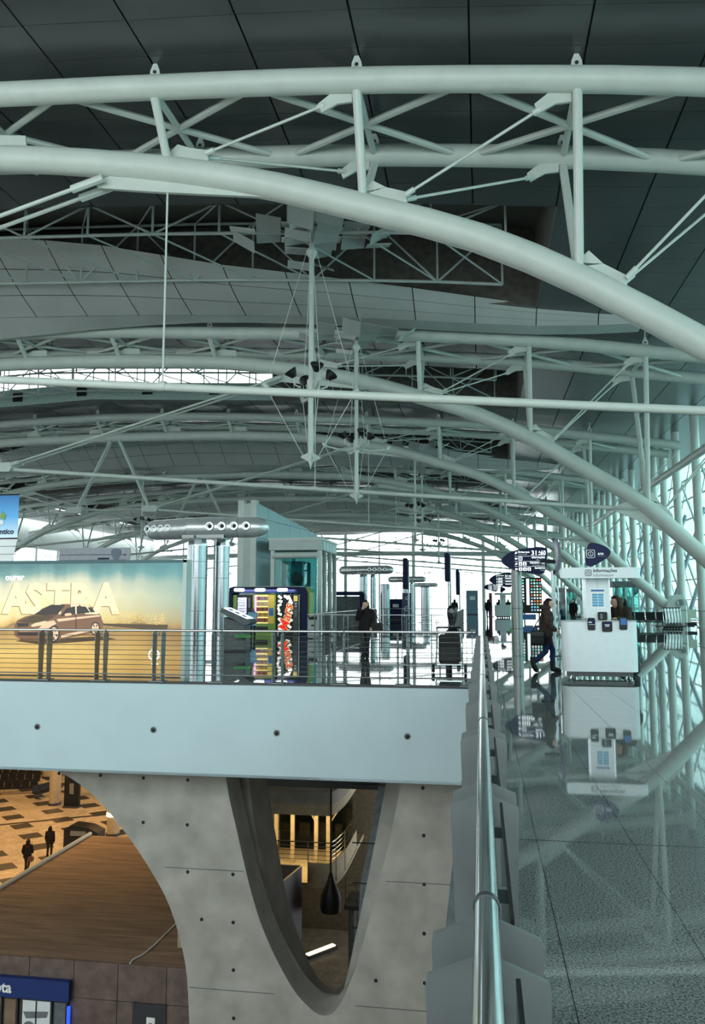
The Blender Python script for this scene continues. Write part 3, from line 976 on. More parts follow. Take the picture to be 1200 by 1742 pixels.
def balustrade(name, label, p0, p1, posts, glass_infill=False, rods=True, z0=0.):
    a, b = Vector((*p0, z0)), Vector((*p1, z0))
    d = (b - a).normalized()
    nrm = Vector((-d.y, d.x, 0))                 # to the left of the run
    t = thing(name, label, 'railing', a)
    up = Vector((0, 0, 1))
    build('handrail', MB().tube([a + up * 1.0, b + up * 1.0], .0245, 20), M['chrome'], t)
    ln = (b - a).length
    if rods:
        for z in (.905, .81, .715, .62, .525, .43, .335, .24):
            q = -.012 if glass_infill else -.11
            build('rod', MB().tube([a + up * z + nrm * q, b + up * z + nrm * q], .0065, 6), M['rodm'], t)
        build('bottom_rail', MB().tube([a + up * .15 + nrm * (-.012 if glass_infill else -.11), b + up * .15 + nrm * (-.012 if glass_infill else -.11)], .014, 8), M['rodm'], t)
    pl = None
    for s in posts:
        for e in (-.09, .09):
            o = a + d * (s + e)
            if pl is None:
                m = MB().prism(PLATE, o - d * .007, nrm, up, d * .014)
                pl = build('post_plate', m, M['plate'], t)
                p_at = o
            else:
                piece('post_plate', pl, o - p_at, t)
        o = a + d * s
        build('post_foot', MB().box(o + up * .012, (.30, .26, .024), math.atan2(d.y, d.x)), M['plate'], t)
        build('saddle', MB().tube([o + up * .90, o + up * .985], .016, 8), M['chrome'], t)
    for s in posts[::2]:
        build('rail_collar', MB().tube([a + d * (s + .08) + up * 1.0, a + d * (s + .10) + up * 1.0], .0265, 20), M['dark'], t)
    if glass_infill:
        for i in range(len(posts) - 1):
            s0, s1 = posts[i] + .13, posts[i + 1] - .13
            o = nrm * -.047
            g = build('infill_panel', MB().prism([(s0, .12), (s1, .12), (s1, .955), (s0, .955)], a + o, d, up, nrm * -.008), M['glass_dark'], t, label='smoked glass infill panel')
            build('panel_edge', MB().prism([(s0, .955), (s1, .955), (s1, .965), (s0, .965)], a + o, d, up, nrm * -.008), M['black'], g)
            for s in (s0 + .22, s1 - .22):
                build('clamp', MB().box(a + d * s + o + nrm * .012 + up * .935, (.02, .035, .03), math.atan2(d.y, d.x)), M['chrome'], g)
    return t


P = [-.75 + 1.2 * k for k in range(14)]
balustrade('balustrade', 'polished steel balustrade running away from the camera along the floor edge', (0, -1.4), (0, 15.40), [p + 1.4 for p in (-.74, .46, 1.60, 2.81, 4.05, 5.25, 6.44, 7.65, 8.82, 10.05, 11.25, 12.45, 13.65, 14.85)], True)
balustrade('balustrade', 'polished steel balustrade along the edge of the bridge, in front of the car billboard', (-13, 15.46), (-.12, 15.46), [.6 + 1.213 * k for k in range(11)])
balustrade('balustrade', 'steel balustrade across the far side of the bridge, behind the luggage trolley', (-1.5, 33), (-7.1, 33), [.4 + 1.2 * k for k in range(5)])
balustrade('balustrade', 'steel balustrade leading away from the bridge along the second opening', (-1.3, 57.8), (-1.3, 33.2), [.6 + 2.4 * k for k in range(10)])
balustrade('balustrade', 'steel balustrade closing the far end of the second opening', (-7.1, 58), (-1.5, 58), [.4 + 1.2 * k for k in range(5)])
balustrade('balustrade', 'steel balustrade beside the second opening, by the tower of pale panels', (-7.3, 34.2), (-7.3, 57.8), [.6 + 3.6 * k for k in range(7)])

# ------------------------------------------------------------------ backlit car billboard
def poster_mat():
    m = bpy.data.materials.new('backlit_poster')
    m.use_nodes = True
    nt = m.node_tree
    b = nt.nodes['Principled BSDF']
    tc = nt.nodes.new('ShaderNodeTexCoord')
    sp = nt.nodes.new('ShaderNodeSeparateXYZ')
    nt.links.new(tc.outputs['Object'], sp.inputs[0])
    mr = nt.nodes.new('ShaderNodeMapRange')
    mr.inputs[1].default_value, mr.inputs[2].default_value = 0, 2.42
    nt.links.new(sp.outputs[2], mr.inputs[0])
    mp = nt.nodes.new('ShaderNodeMapping')
    mp.inputs['Scale'].default_value = (1.5, 1, .22)
    nt.links.new(tc.outputs['Object'], mp.inputs[0])
    no = nt.nodes.new('ShaderNodeTexNoise')
    no.inputs['Scale'].default_value = 1.6
    no.inputs['Detail'].default_value = 2
    nt.links.new(mp.outputs[0], no.inputs[0])
    ad = nt.nodes.new('ShaderNodeMath')
    ad.operation = 'MULTIPLY_ADD'
    nt.links.new(no.outputs[0], ad.inputs[0])
    ad.inputs[1].default_value = .2
    nt.links.new(mr.outputs[0], ad.inputs[2])
    rp = nt.nodes.new('ShaderNodeValToRGB')
    cr = rp.color_ramp
    stops = [(0, (.34, .20, .05)), (.10, (.62, .38, .09)), (.30, (.75, .52, .15)), (.44, (.52, .33, .10)), (.535, (.30, .19, .06)), (.56, (.68, .46, .14)), (.62, (.80, .68, .30)),
             (.80, (.86, .78, .46)), (.92, (.60, .62, .44)), (1.0, (.13, .30, .28)), (1.07, (.05, .17, .18))]
    while len(cr.elements) < len(stops):
        cr.elements.new(.5)
    for e, (p, c) in zip(cr.elements, stops):
        e.position = p / 1.14
        e.color = (*c, 1)
    sc = nt.nodes.new('ShaderNodeMath')
    sc.operation = 'MULTIPLY'
    sc.inputs[1].default_value = 1 / 1.14
    nt.links.new(ad.outputs[0], sc.inputs[0])
    nt.links.new(sc.outputs[0], rp.inputs[0])
    # printed dark teal right side
    mr2 = nt.nodes.new('ShaderNodeMapRange')
    mr2.inputs[1].default_value, mr2.inputs[2].default_value = 3.2, 5.3
    mr2.inputs[4].default_value = .62
    nt.links.new(sp.outputs[0], mr2.inputs[0])
    mx = nt.nodes.new('ShaderNodeMix')
    mx.data_type = 'RGBA'
    nt.links.new(mr2.outputs[0], mx.inputs[0])
    nt.links.new(rp.outputs[0], mx.inputs[6])
    rp2 = nt.nodes.new('ShaderNodeValToRGB')
    rp2.color_ramp.elements[0].color = (.22, .12, .035, 1)
    rp2.color_ramp.elements[1].color = (.05, .25, .26, 1)
    rp2.color_ramp.elements[0].position, rp2.color_ramp.elements[1].position = .42, .66
    nt.links.new(mr.outputs[0], rp2.inputs[0])
    nt.links.new(rp2.outputs[0], mx.inputs[7])
    b.inputs['Base Color'].default_value = (.02, .02, .02, 1)
    nt.links.new(mx.outputs[2], b.inputs['Emission Color'])
    b.inputs['Emission Strength'].default_value = .95
    b.inputs['Roughness'].default_value = .3
    return m


bx0, bx1, by = -11.6, -6.13, 16.3
bb = thing('billboard', 'long backlit billboard showing a bronze estate car, standing behind the balustrade', 'billboard', (bx0, by, 0))
build('case', MB().bb(bx0, bx1, by, by + .28, 0, 2.42), M['dark'], bb)
build('poster', MB().bb(bx0 + .03, bx1 - .05, by - .012, by, .02, 2.385), poster_mat(), bb)
build('edge_profile', MB().bb(bx1 - .05, bx1 + .03, by - .03, by + .29, 0, 2.45), M['steel_shade'], bb)
build('top_profile', MB().bb(bx0, bx1 + .03, by - .03, by + .29, 2.39, 2.45), mk('teal_profile', (.03, .10, .11), .4), bb)
KX, KZ = .01151 / 3, .0119 / 3               # metres per poster unit


def car(name, poly, mat, lift, parent=bb):
    """printed shape on the poster, in poster units"""
    pts = [(-10.05 + (u - 40) * .004047, 1.06 - (v - 490) * .00396) for u, v in poly]
    return build(name, MB().xz(pts, by - .012 - lift, by - .0121), mat, parent)


def pm(name, c, e=.75):
    m = mk(name, (.03, .03, .03), .4, var=.1, emit=e * .8, emit_rgb=c)
    return m


CB = pm('print_bronze', (.30, .14, .06))
CH = pm('print_bronze_light', (.92, .66, .42), 1.0)
CG = pm('print_bronze_glass', (.04, .016, .008), .5)
CS = pm('print_bronze_shadow', (.16, .085, .02), .5)
CW = pm('print_pale_gold', (.88, .74, .42), 1.0)
car('printed_shadow', [(70, 575), (200, 590), (330, 585), (640, 560), (560, 545), (300, 560), (110, 565)], CS, .001)
cs = car('printed_car', [(62, 482), (75, 462), (120, 442), (165, 432), (215, 400), (265, 378), (350, 370), (430, 371), (480, 380), (518, 400), (550, 438), (556, 460), (566, 478), (560, 500), (545, 512), (500, 530), (330, 565), (290, 580), (255, 566), (200, 574), (110, 570), (65, 548), (57, 520)], CB, .002)
car('bonnet', [(80, 470), (165, 436), (300, 436), (250, 462), (150, 478)], CS, .003, cs)
car('windscreen', [(170, 431), (217, 402), (265, 380), (338, 378), (345, 382), (305, 430), (240, 436)], CG, .003, cs)
car('side_window', [(320, 440), (356, 396), (402, 386), (406, 428)], CG, .003, cs)
car('side_window', [(411, 386), (462, 388), (488, 420), (413, 427)], CG, .003, cs)
car('side_window', [(472, 390), (498, 398), (517, 416), (492, 420)], CG, .003, cs)
car('roof_rail', [(300, 376), (360, 369), (470, 378), (500, 390), (468, 384), (360, 375)], CH, .0035, cs)
car('shoulder_line', [(300, 455), (540, 432), (548, 440), (420, 455), (310, 470)], CH, .003, cs)
car('door_sill', [(330, 540), (490, 508), (490, 520), (330, 556)], CH, .003, cs)
car('front_wing', [(238, 470), (285, 462), (300, 480), (255, 505), (215, 520), (90, 522), (90, 512), (200, 505)], CH, .003, cs)
car('headlight', [(152, 492), (175, 478), (242, 464), (225, 488), (165, 498)], CW, .004, cs)
car('grille', [(72, 478), (142, 478), (138, 496), (80, 498)], CG, .004, cs)
car('bumper_slot', [(75, 528), (200, 528), (190, 545), (85, 545)], CG, .004, cs)
car('door_mirror', [(343, 432), (352, 424), (380, 422), (386, 434), (352, 440)], CH, .004, cs)
car('door_seam', [(406, 428), (410, 428), (416, 520), (411, 521)], CG, .004, cs)
for cx, cy, rx, ry in ((288, 535, 33, 46), (520, 505, 26, 36)):
    w = car('printed_wheel', [(cx + rx * math.cos(a), cy + ry * math.sin(a)) for a in [PI * q / 12 for q in range(24)]], CG, .0045, cs)
    car('printed_rim', [(cx + rx * .78 * math.cos(a), cy + ry * .78 * math.sin(a)) for a in [PI * q / 12 for q in range(24)]], CH, .005, cs)
    for q in range(5):
        a = 2 * PI * q / 5 + .3
        car('printed_gap', [(cx + rx * .7 * math.cos(a - .25), cy + ry * .7 * math.sin(a - .25)), (cx + rx * .7 * math.cos(a + .25), cy + ry * .7 * math.sin(a + .25)), (cx + rx * .2 * math.cos(a), cy + ry * .2 * math.sin(a))], CG, .0055, cs)
# printed town lights along the horizon, joined: too fine to pick apart
mb = MB()
for i in range(320):
    u = random.uniform(570, 905)
    v = random.uniform(418, 476) + (8 if u > 800 else 0)
    r = random.uniform(1.5, 6)
    x, z = -10.05 + (u - 40) * .004047, 1.06 - (v - 490) * .00396
    mb.bb(x, x + r * .004, by - .0145, by - .012, z, z + r * .003)
build('town_lights', mb, pm('print_gold', (.9, .62, .16), 1.1), bb, kind='stuff')
car('water_line', [(560, 478), (920, 482), (915, 520), (700, 500), (560, 488)], CS, .001)
LP = pm('print_letter', (.92, .84, .52), 1.1)
LE = pm('print_letter_edge', (.50, .36, .14), .8)
ZL = 1.06 - (418 - 490) * .00396
for body, u, w in (('A', -5, 1.0), ('S', 122, 1.0), ('T', 245, 1.0), ('R', 372, 1.0), ('A', 508, 1.0)):
    x = -10.05 + (u - 40) * .004047
    text('lettering_edge', body, .86, (x - .012, by - .0122, ZL - .012), (1, 0, 0), (0, 0, 1), LE, bb, .0006, bold=.050, sx=.92)
    text('lettering', body, .86, (x, by - .0135, ZL), (1, 0, 0), (0, 0, 1), LP, bb, .0006, bold=.042, sx=.92)
text('lettering', 'ourer', .19, (-10.05 + (-6 - 40) * .004047, by - .0135, 1.06 + (490 - 244) * .00396), (1, 0, 0), (0, 0, 1), M['lit_white'], bb, .001, bold=.004)
x, z = -10.05 + (848 - 40) * .004047, 1.06 - (640 - 490) * .00396
build('round_emblem', MB().tube([(x + .11 * math.cos(a), by - .014, z + .11 * math.sin(a)) for a in [PI * q / 14 for q in range(29)]], .014, 5), M['lit_white'], bb)
build('emblem_bar', MB().xz([(x - .17, z - .01), (x + .01, z + .012), (x + .17, z + .025), (x + .01, z - .012)], by - .016, by - .012), M['lit_white'], bb)
build('small_print', MB().xz([(x - .05, z - .21), (x + .1, z - .21), (x + .1, z - .18), (x - .05, z - .18)], by - .015, by - .012), M['lit_white'], bb)

# ------------------------------------------------------------------ air outlet towers (steel cylinders under a bent steel cigar with nozzles)
def duct(x, y, lab):
    t = thing('air_duct_tower', lab, 'air duct', (x, y, 0), 0, 'steel air outlet towers')
    st = M['brushed']
    build('cylinder', MB().tube([(x, y, 0), (x, y, 3.6)], .38, 28), st, t)
    build('neck', MB().tube([(x, y, 3.6), (x, y, 3.62), (x, y, 4.0)], [.38, .38, .30], 8), M['chrome'], t)
    build('cylinder', MB().tube([(x + .8, y + .5, 0), (x + .8, y + .5, 3.6)], .27, 24), st, t)
    build('neck', MB().tube([(x + .8, y + .5, 3.6), (x + .8, y + .5, 3.62), (x + .8, y + .5, 4.0)], [.27, .27, .2], 8), M['chrome'], t)
    for z in (1.2, 2.4, 3.0):
        build('seam', MB().tube([(x, y, z), (x, y, z + .012)], .384, 28), M['dark'], t)
        build('seam', MB().tube([(x + .8, y + .5, z), (x + .8, y + .5, z + .012)], .274, 24), M['dark'], t)
    c = Vector((x - .25, y, 4.26))
    for d, ln in ((Vector((1, .02, 0)), 2.95), (Vector((-.93, .36, 0)), 2.2)):
        prof = [(0, .385), (ln * .8, .385), (ln * .88, .35), (ln * .95, .26), (ln * .99, .14), (ln, .02)]
        a = build('outlet_arm', MB().tube([c + d * (s - .1 * (s == 0)) for s, r in prof], [r for s, r in prof], 24), M['satin'], t)
        nd = Vector((d.y, -d.x, 0)) if d.x > 0 else Vector((-d.y - .55, d.x * .8, 0)).normalized()
        for q in range(4):
            s = ln * (.28 + .155 * q)
            o = c + d * s + nd * .30 + Vector((0, 0, .02))
            ex = d
            ez = nd
            ey = ez.cross(ex)
            build('nozzle', MB().lathe([(.155, 0), (.165, .12), (.15, .15), (.11, .15), (.10, .10), (0, .09)], o, 18, ex, ey, ez), M['satin'], a)
            build('nozzle_core', MB().lathe([(0, .095), (.075, .10), (.06, .13), (0, .135)], o, 14, ex, ey, ez), M['black'], a)
        build('seam', MB().tube([c + d * ln * .62, c + d * (ln * .62 + .012)], .388, 24), M['dark'], a)
    build('saddle', MB().bb(x - .5, x + 1.1, y - .3, y + .6, 3.86, 3.98), M['dull_steel'], t)
    return t


duct(-10.32, 28.6, 'tall polished steel air outlet tower on two cylinders, right behind the car billboard')
for x, y, l in ((-10.25, 71, 'dark steel air outlet tower beyond the panelled lift tower, larger of the far ones'), (-9.6, 104, 'far steel air outlet tower above the navy totem with white rings'), (-10.1, 143, 'smallest steel air outlet tower, right in front of the glazed end wall')):
    duct(x, y, l)

# ------------------------------------------------------------------ vending machines at the far side of the bridge
def rrect(x0, x1, z0, z1, r, n=6, low=True):
    p = []
    for cx, cz, a0 in ((x1 - r, z1 - r, 0), (x0 + r, z1 - r, PI / 2)) + (((x0 + r, z0 + r, PI), (x1 - r, z0 + r, 1.5 * PI)) if low else ()):
        for k in range(n + 1):
            a = a0 + PI / 2 * k / n
            p.append((cx + r * math.cos(a), cz + r * math.sin(a)))
    if not low:
        p += [(x0, z0), (x1, z0)]
    return p


VY = 35.9
va = thing('vending_surround', 'navy rounded surround with three lit lamps around the vending machines', 'surround', (-9.6, VY, 0))
def arch(x0, x1, z1, w, hz, r, y0, y1, parent):
    """two jambs and a head with rounded outer corners"""
    build('jamb', MB().bb(x0, x0 + w, y0, y1, 0, z1 - r), M['navy'], parent)
    build('jamb', MB().bb(x1 - w, x1, y0, y1, 0, z1 - r), M['navy'], parent)
    top = rrect(x0, x1, z1 - r, z1, r, 8, False)[:-2]
    low = [(x0, z1 - r), (x0 + w, z1 - r)] + [(x0 + w + .12 * (1 - math.cos(a)), z1 - r + (r - hz) * math.sin(a)) for a in (.5, 1.0, PI / 2)]
    low += [(x1 - w - (u - x0 - w), v) for u, v in low[:0:-1]] + [(x1, z1 - r)]
    build('head', MB().xz(top + low[1:-1], y0, y1), M['navy'], parent)


arch(-11.52, -7.70, 2.20, .30, .27, .34, VY - .12, VY + .95, va)
build('lime_edge', MB().xz([(-7.70, 0), (-7.66, 0), (-7.60, 1.6), (-7.62, 1.95), (-7.8, 2.17), (-7.72, 1.95)], VY - .05, VY + .9), M['lime'], va)
build('top_cap', MB().bb(-11.2, -8.1, VY - .1, VY + .9, 2.2, 2.23), M['steel_shade'], va)
for x in (-10.88, -9.90, -8.86):
    build('lamp', MB().xz(rrect(x - .24, x + .24, 2.0, 2.13, .05, 4), VY - .16, VY - .12), M['lamp'], va)

t = thing('vending_machine', 'green edged drinks vending machine with a small lit screen, first inside the navy surround', 'vending machine', (-10.75, VY + .4, 0), 0, 'vending machines')
build('cabinet', MB().bb(-11.2, -10.30, VY + .02, VY + .9, 0, 1.84), M['dark'], t)
build('side_strip', MB().bb(-11.2, -11.02, VY - .02, VY + .02, .05, 1.84), M['lime'], t)
build('door', MB().bb(-11.0, -10.34, VY - .02, VY + .02, .05, 1.83), M['black'], t)
s = build('screen', MB().bb(-10.97, -10.56, VY - .035, VY - .02, 1.0, 1.72), mk('lit_lilac_screen', (.45, .42, .85), .4, emit=1.2, var=.5, scale=12), t)
for r in range(5):
    build('can_row', MB().bb(-10.94, -10.6, VY - .045, VY - .035, 1.06 + .13 * r, 1.13 + .13 * r), M['print_white'], s)
build('keypad', MB().bb(-10.48, -10.38, VY - .04, VY - .02, 1.25, 1.7), M['slate'], t)
t = thing('vending_machine', 'glowing yellow snack vending machine full of packets, beside the black one', 'vending machine', (-9.75, VY + .4, 0), 0, 'vending machines')
build('cabinet', MB().bb(-10.27, -9.20, VY + .30, VY + .9, 0, 1.9), M['dark'], t)
build('frame', MB().xz([(-10.27, 0), (-9.2, 0), (-9.2, .55), (-10.27, .55)], VY, VY + .3).bb(-10.27, -10.2, VY, VY + .3, .55, 1.9).bb(-9.26, -9.2, VY, VY + .3, .55, 1.9).bb(-10.2, -9.26, VY, VY + .3, 1.84, 1.9), M['lime'], t)
build('back_panel', MB().bb(-10.2, -9.26, VY + .26, VY + .3, .55, 1.84), mk('lit_yellow_back', (.95, .72, .22), .5, emit=1.0), t)
build('light_edge', MB().bb(-10.2, -10.14, VY + .02, VY + .25, .55, 1.84), mk('lit_magenta', (.85, .35, .70), .5, emit=1.3), t)
build('price_side', MB().bb(-9.55, -9.26, VY - .01, VY + .02, .55, 1.84), mk('yellow_door_side', (.45, .34, .06), .4, emit=.25), t)
pkm = [mk('packet_red', (.65, .06, .03), .4), mk('packet_orange', (.8, .35, .04), .4), mk('packet_brown', (.20, .06, .02), .4), mk('packet_gold', (.75, .55, .10), .4)]
for r in range(5):
    z = .62 + .245 * r
    sh = build('shelf', MB().bb(-10.14, -9.56, VY + .05, VY + .25, z - .02, z), M['steel_shade'], t)
    for q in range(5):
        x = -10.08 + .115 * q
        build('packet', MB().prism([(-.045, 0), (.045, 0), (.05, .15), (.03, .17), (-.03, .17), (-.05, .15)], (x, VY + .1, z), (1, 0, 0), (0, 0, 1), (0, .1, 0)), pkm[(r * 3 + q * 2) % 4], sh)
build('tray', MB().bb(-10.1, -9.55, VY - .02, VY, .18, .42), M['black'], t)
build('coin_unit', MB().bb(-9.5, -9.3, VY - .03, VY - .01, .9, 1.25), M['blue'], t)
build('pane', MB().bb(-10.2, -9.56, VY + .01, VY + .02, .56, 1.84), M['glass'], t)
t = thing('vending_machine', 'black vending machine with a large red chocolate bar wordmark, last inside the navy surround', 'vending machine', (-8.6, VY + .4, 0), 0, 'vending machines')
build('cabinet', MB().bb(-9.17, -8.05, VY + .02, VY + .9, 0, 1.85), M['black'], t)
door = build('door_panel', MB().bb(-9.12, -8.44, VY - .02, VY + .02, .04, 1.84), M['black'], t)
build('control_panel', MB().bb(-8.38, -8.16, VY - .02, VY + .02, .04, 1.84), M['dark'], t)
build('display', MB().bb(-8.36, -8.18, VY - .03, VY - .02, 1.55, 1.8), mk('lit_amber_display', (.55, .42, .12), .4, emit=.5), t)
for z in (1.3, 1.42):
    build('button', MB().bb(-8.3, -8.22, VY - .03, VY - .02, z, z + .05), M['print_white'], t)
build('coin_slot', MB().bb(-8.33, -8.2, VY - .03, VY - .02, .85, 1.2), M['slate'], t)
build('strip', MB().bb(-8.13, -8.09, VY - .02, VY + .02, .04, 1.84), M['chrome'], t)
LB = mk('lit_white_block', (.92, .90, .84), .5, var=.02, emit=.55)
for q, (u, z, a) in enumerate([(-9.0, 1.74, .7), (-8.62, 1.72, -.8), (-8.98, 1.55, .2), (-9.02, 1.38, -.5), (-8.58, 1.36, .6), (-9.05, 1.18, 1.2), (-8.6, 1.15, -.7), (-9.0, .98, .5), (-8.55, .92, .9), (-9.0, .72, .8), (-8.5, .68, -.5), (-8.5, 1.5, .4), (-8.5, 1.02, -.3), (-8.52, 1.62, 1.1), (-8.98, .5, -.7), (-8.55, .42, .6), (-8.98, .3, .6), (-8.62, .22, -.3), (-8.72, 1.76, .2)]):
    build('printed_block', MB().box((u, VY - .024, z), (.20, .008, .11), m=Matrix.Rotation(a, 3, 'Y')), LB, door)
LR = mk('lit_red_print', (.75, .03, .03), .5, emit=.5)
text('lettering_edge', 'Mars', .62, (-8.66, VY - .03, .16), (.22, 0, .975), (-.975, 0, .22), mk('gold_edge', (.85, .62, .25), .5, emit=.4), door, .002, bold=.03, shear=.25)
text('lettering', 'Mars', .62, (-8.66, VY - .036, .16), (.22, 0, .975), (-.975, 0, .22), LR, door, .002, bold=.004, shear=.25)
for x in (-10.88, -9.9, -8.86):
    pass
ld = bpy.data.lights.new('vending_lamps', 'AREA')
ld.shape, ld.size, ld.size_y, ld.energy = 'RECTANGLE', 2.6, .12, 14
lo = bpy.data.objects.new('vending_lamps', ld)
COL.objects.link(lo)
lo.parent = va
lo.location = (0, -.2, 2.05)
lo.rotation_euler = (.5, 0, 0)

t = thing('waste_bin', 'slim steel waste bin with a black cat-eared inlet, right of the vending machines', 'bin', (-6.95, 33.6, 0))
build('body', MB().xz(rrect(-7.18, -6.74, .04, .98, .08, 5), 33.4, 33.8), M['steel_white'], t)
build('inlet', MB().xz([(-7.12, .78), (-6.8, .78), (-6.76, .93), (-6.8, 1.0), (-6.9, .93), (-7.02, .93), (-7.12, 1.0), (-7.16, .93)], 33.38, 33.4), M['black'], t)
for x in (-7.06, -6.86):
    build('eye', MB().lathe([(0, -.004), (.035, -.004), (.035, .006), (0, .006)], (x, 33.375, .93), 10, (1, 0, 0), (0, 0, 1), (0, 1, 0)), M['print_white'], t)
build('slot', MB().xz(rrect(-7.03, -6.89, .52, .58, .028, 4), 33.38, 33.4), M['black'], t)
build('foot', MB().bb(-7.15, -6.77, 33.42, 33.78, 0, .04), M['black'], t)

t = thing('touch_kiosk', 'dark grey touch screen kiosk with sloping white screen, in front of the vending machines', 'kiosk', (-7.6, 25, 0))
build('pedestal', MB().xz([(-8.05, 0), (-7.35, 0), (-7.35, .84), (-8.05, 1.06)], 24.85, 25.4), M['slate'], t)
build('side_panel', MB().xz([(-7.35, .0), (-7.33, 0), (-7.33, .9), (-7.35, .9)], 24.85, 25.4), M['dark'], t)
hd = build('head', MB().xz([(-8.1, 1.22), (-8.06, 1.36), (-7.18, .98), (-7.12, .90), (-7.3, .80)], 24.65, 25.5), M['slate'], t)
build('screen', MB().xz([(-8.02, 1.352), (-8.015, 1.366), (-7.24, 1.03), (-7.25, 1.015)], 24.7, 25.45), M['lit_white'], hd)
for r in range(3):
    build('icon', MB().xz([(-7.9 + .22 * r, 1.318 - .096 * r), (-7.895 + .22 * r, 1.328 - .096 * r), (-7.78 + .22 * r, 1.278 - .096 * r), (-7.785 + .22 * r, 1.268 - .096 * r)], 24.8, 25.0), M['blue'], hd)
build('green_tray', MB().bb(-7.62, -7.15, 24.6, 24.85, .44, .52), M['green'], t)
build('foot', MB().bb(-8.1, -7.3, 24.8, 25.45, 0, .05), M['black'], t)

# ------------------------------------------------------------------ panelled lift tower with its glazed porch
t = thing('lift_tower', 'pale panelled lift tower with sloping top and glazed steel porch beyond the vending machines', 'lift tower', (-10, 44, 0))
for x0, x1 in ((-12.3, -11.98), (-11.62, -11.32)):
    build('front_fin', MB().bb(x0, x1, 40, 40.5, 0, 6.72), M['steel_white'], t)
build('fin_infill', MB().bb(-11.98, -11.62, 40.3, 40.4, 0, 4.9), M['steel_shade'], t)
build('fin_cap', MB().bb(-11.98, -11.62, 40.1, 40.5, 6.0, 6.4), M['steel_shade'], t)
build('glass_lens', MB().lathe([(.02, -.55), (.1, -.45), (.14, -.2), (.15, 0), (.14, .2), (.1, .45), (.02, .55)], (-11.8, 40.1, 4.3), 14, (1, 0, 0), (0, .5, 0)), M['glass'], t)
A, B = Vector((-11.32, 40.0, 0)), Vector((-10.15, 50, 0))
dw = (B - A).normalized()
lw = (B - A).length
build('core', MB().prism([(0, 0), (lw, 0), (lw, 5.7), (0, 6.55)], A + Vector((-.08, .02, 0)), dw, (0, 0, 1), (-.6, 0, 0)), M['steel_shade'], t)
ncol, hgt = 6, 1.02
pan = mk('pale_blue_tower_panel', (.42, .56, .60), .35, var=.05, scale=1)
for c in range(ncol):
    s0, s1 = lw * c / ncol, lw * (c + 1) / ncol
    for r in range(7):
        z0, z1 = hgt * r - .3, hgt * (r + 1) - .3
        tp = lambda s: 6.60 - .86 * s / lw
        za, zb = min(z1, tp(s0)), min(z1, tp(s1))
        if za - z0 < .08 or zb - z0 < .02:
            continue
        build('panel', MB().prism([(s0 + .015, max(z0, 0) + .012), (s1 - .015, max(z0, 0) + .012), (s1 - .015, zb - .012), (s0 + .015, za - .012)], A, dw, (0, 0, 1), (-.06, 0, 0)), pan, t)
build('back_wall', MB().bb(-12.3, -11.4, 40.5, 50, 0, 5.6), M['steel_shade'], t)
px = [(-10.42, 40), (-8.0, 40), (-8.0, 41.3), (-8.0, 42.7), (-8.0, 44.2), (-10.3, 44.2)]
for x, y in px:
    build('porch_post', MB().bb(x - .1, x + .1, y - .08, y + .08, 0, 4.1), M['steel_white'], t)
build('porch_fascia', MB().bb(-10.6, -7.9, 39.9, 44.3, 4.12, 4.62), M['steel_shade'], t)
build('porch_top', MB().bb(-10.65, -7.85, 39.85, 44.35, 4.62, 4.74), M['steel_white'], t)
build('porch_gutter', MB().tube([(-10.4, 39.85, 3.85), (-8.1, 39.85, 3.85)], .16, 12), M['steel_white'], t)
for i, y in enumerate((40.7, 41.5, 42.3, 43.1, 43.8)):
    build('fascia_panel', MB().bb(-7.9, -7.87, y - .36, y + .36, 4.16, 4.58), pan, t)
for y0, y1 in ((40.1, 41.2), (41.4, 42.6), (42.8, 44.1)):
    build('porch_pane', MB().bb(-8.01, -7.99, y0, y1, .1, 4.05), M['glass'], t)
build('porch_pane', MB().bb(-10.3, -8.12, 39.99, 40.01, .1, 3.7), M['glass_teal'], t)
build('lift_car', MB().bb(-10.2, -9.1, 41, 43, .1, 3.6), M['glass_dark'], t)
build('lift_door', MB().bb(-9.75, -9.70, 40.9, 40.98, .1, 3.6).bb(-9.1, -9.04, 40.9, 40.98, .1, 3.6), M['steel_shade'], t)
build('pulley', MB().tube([(-9.3, 40.6, 2.7), (-9.3, 40.8, 2.7)], .32, 18), M['black'], t)

# ------------------------------------------------------------------ information desk with header and leaf sign
def leaf(pts, n=5):
    """smooth closed outline through the points"""
    out = []
    k = len(pts)
    for i in range(k):
        p0, p1, p2, p3 = [Vector((*pts[(i + j - 1) % k], 0)) for j in range(4)]
        for q in range(n):
            u = q / n
            v = .5 * ((2 * p1) + (p2 - p0) * u + (2 * p0 - 5 * p1 + 4 * p2 - p3) * u * u + (3 * p1 - p0 - 3 * p2 + p3) * u ** 3)
            out.append((v.x, v.y))
    return out


def info_icon(x, y, z, s, mat, parent):
    sq = rrect(x - s / 2, x + s / 2, z - s / 2, z + s / 2, s * .18, 3)
    build('icon_frame', MB().tube([(a, y, b) for a, b in sq + sq[:1]], s * .045, 4), mat, parent)
    build('icon_ring', MB().tube([(x + s * .3 * math.cos(a), y, z + s * .3 * math.sin(a)) for a in [PI * q / 9 for q in range(19)]], s * .04, 4), mat, parent)
    build('icon_letter', MB().bb(x - s * .035, x + s * .035, y - .004, y + .002, z - s * .16, z + s * .05).bb(x - s * .035, x + s * .035, y - .004, y + .002, z + s * .09, z + s * .16), mat, parent)


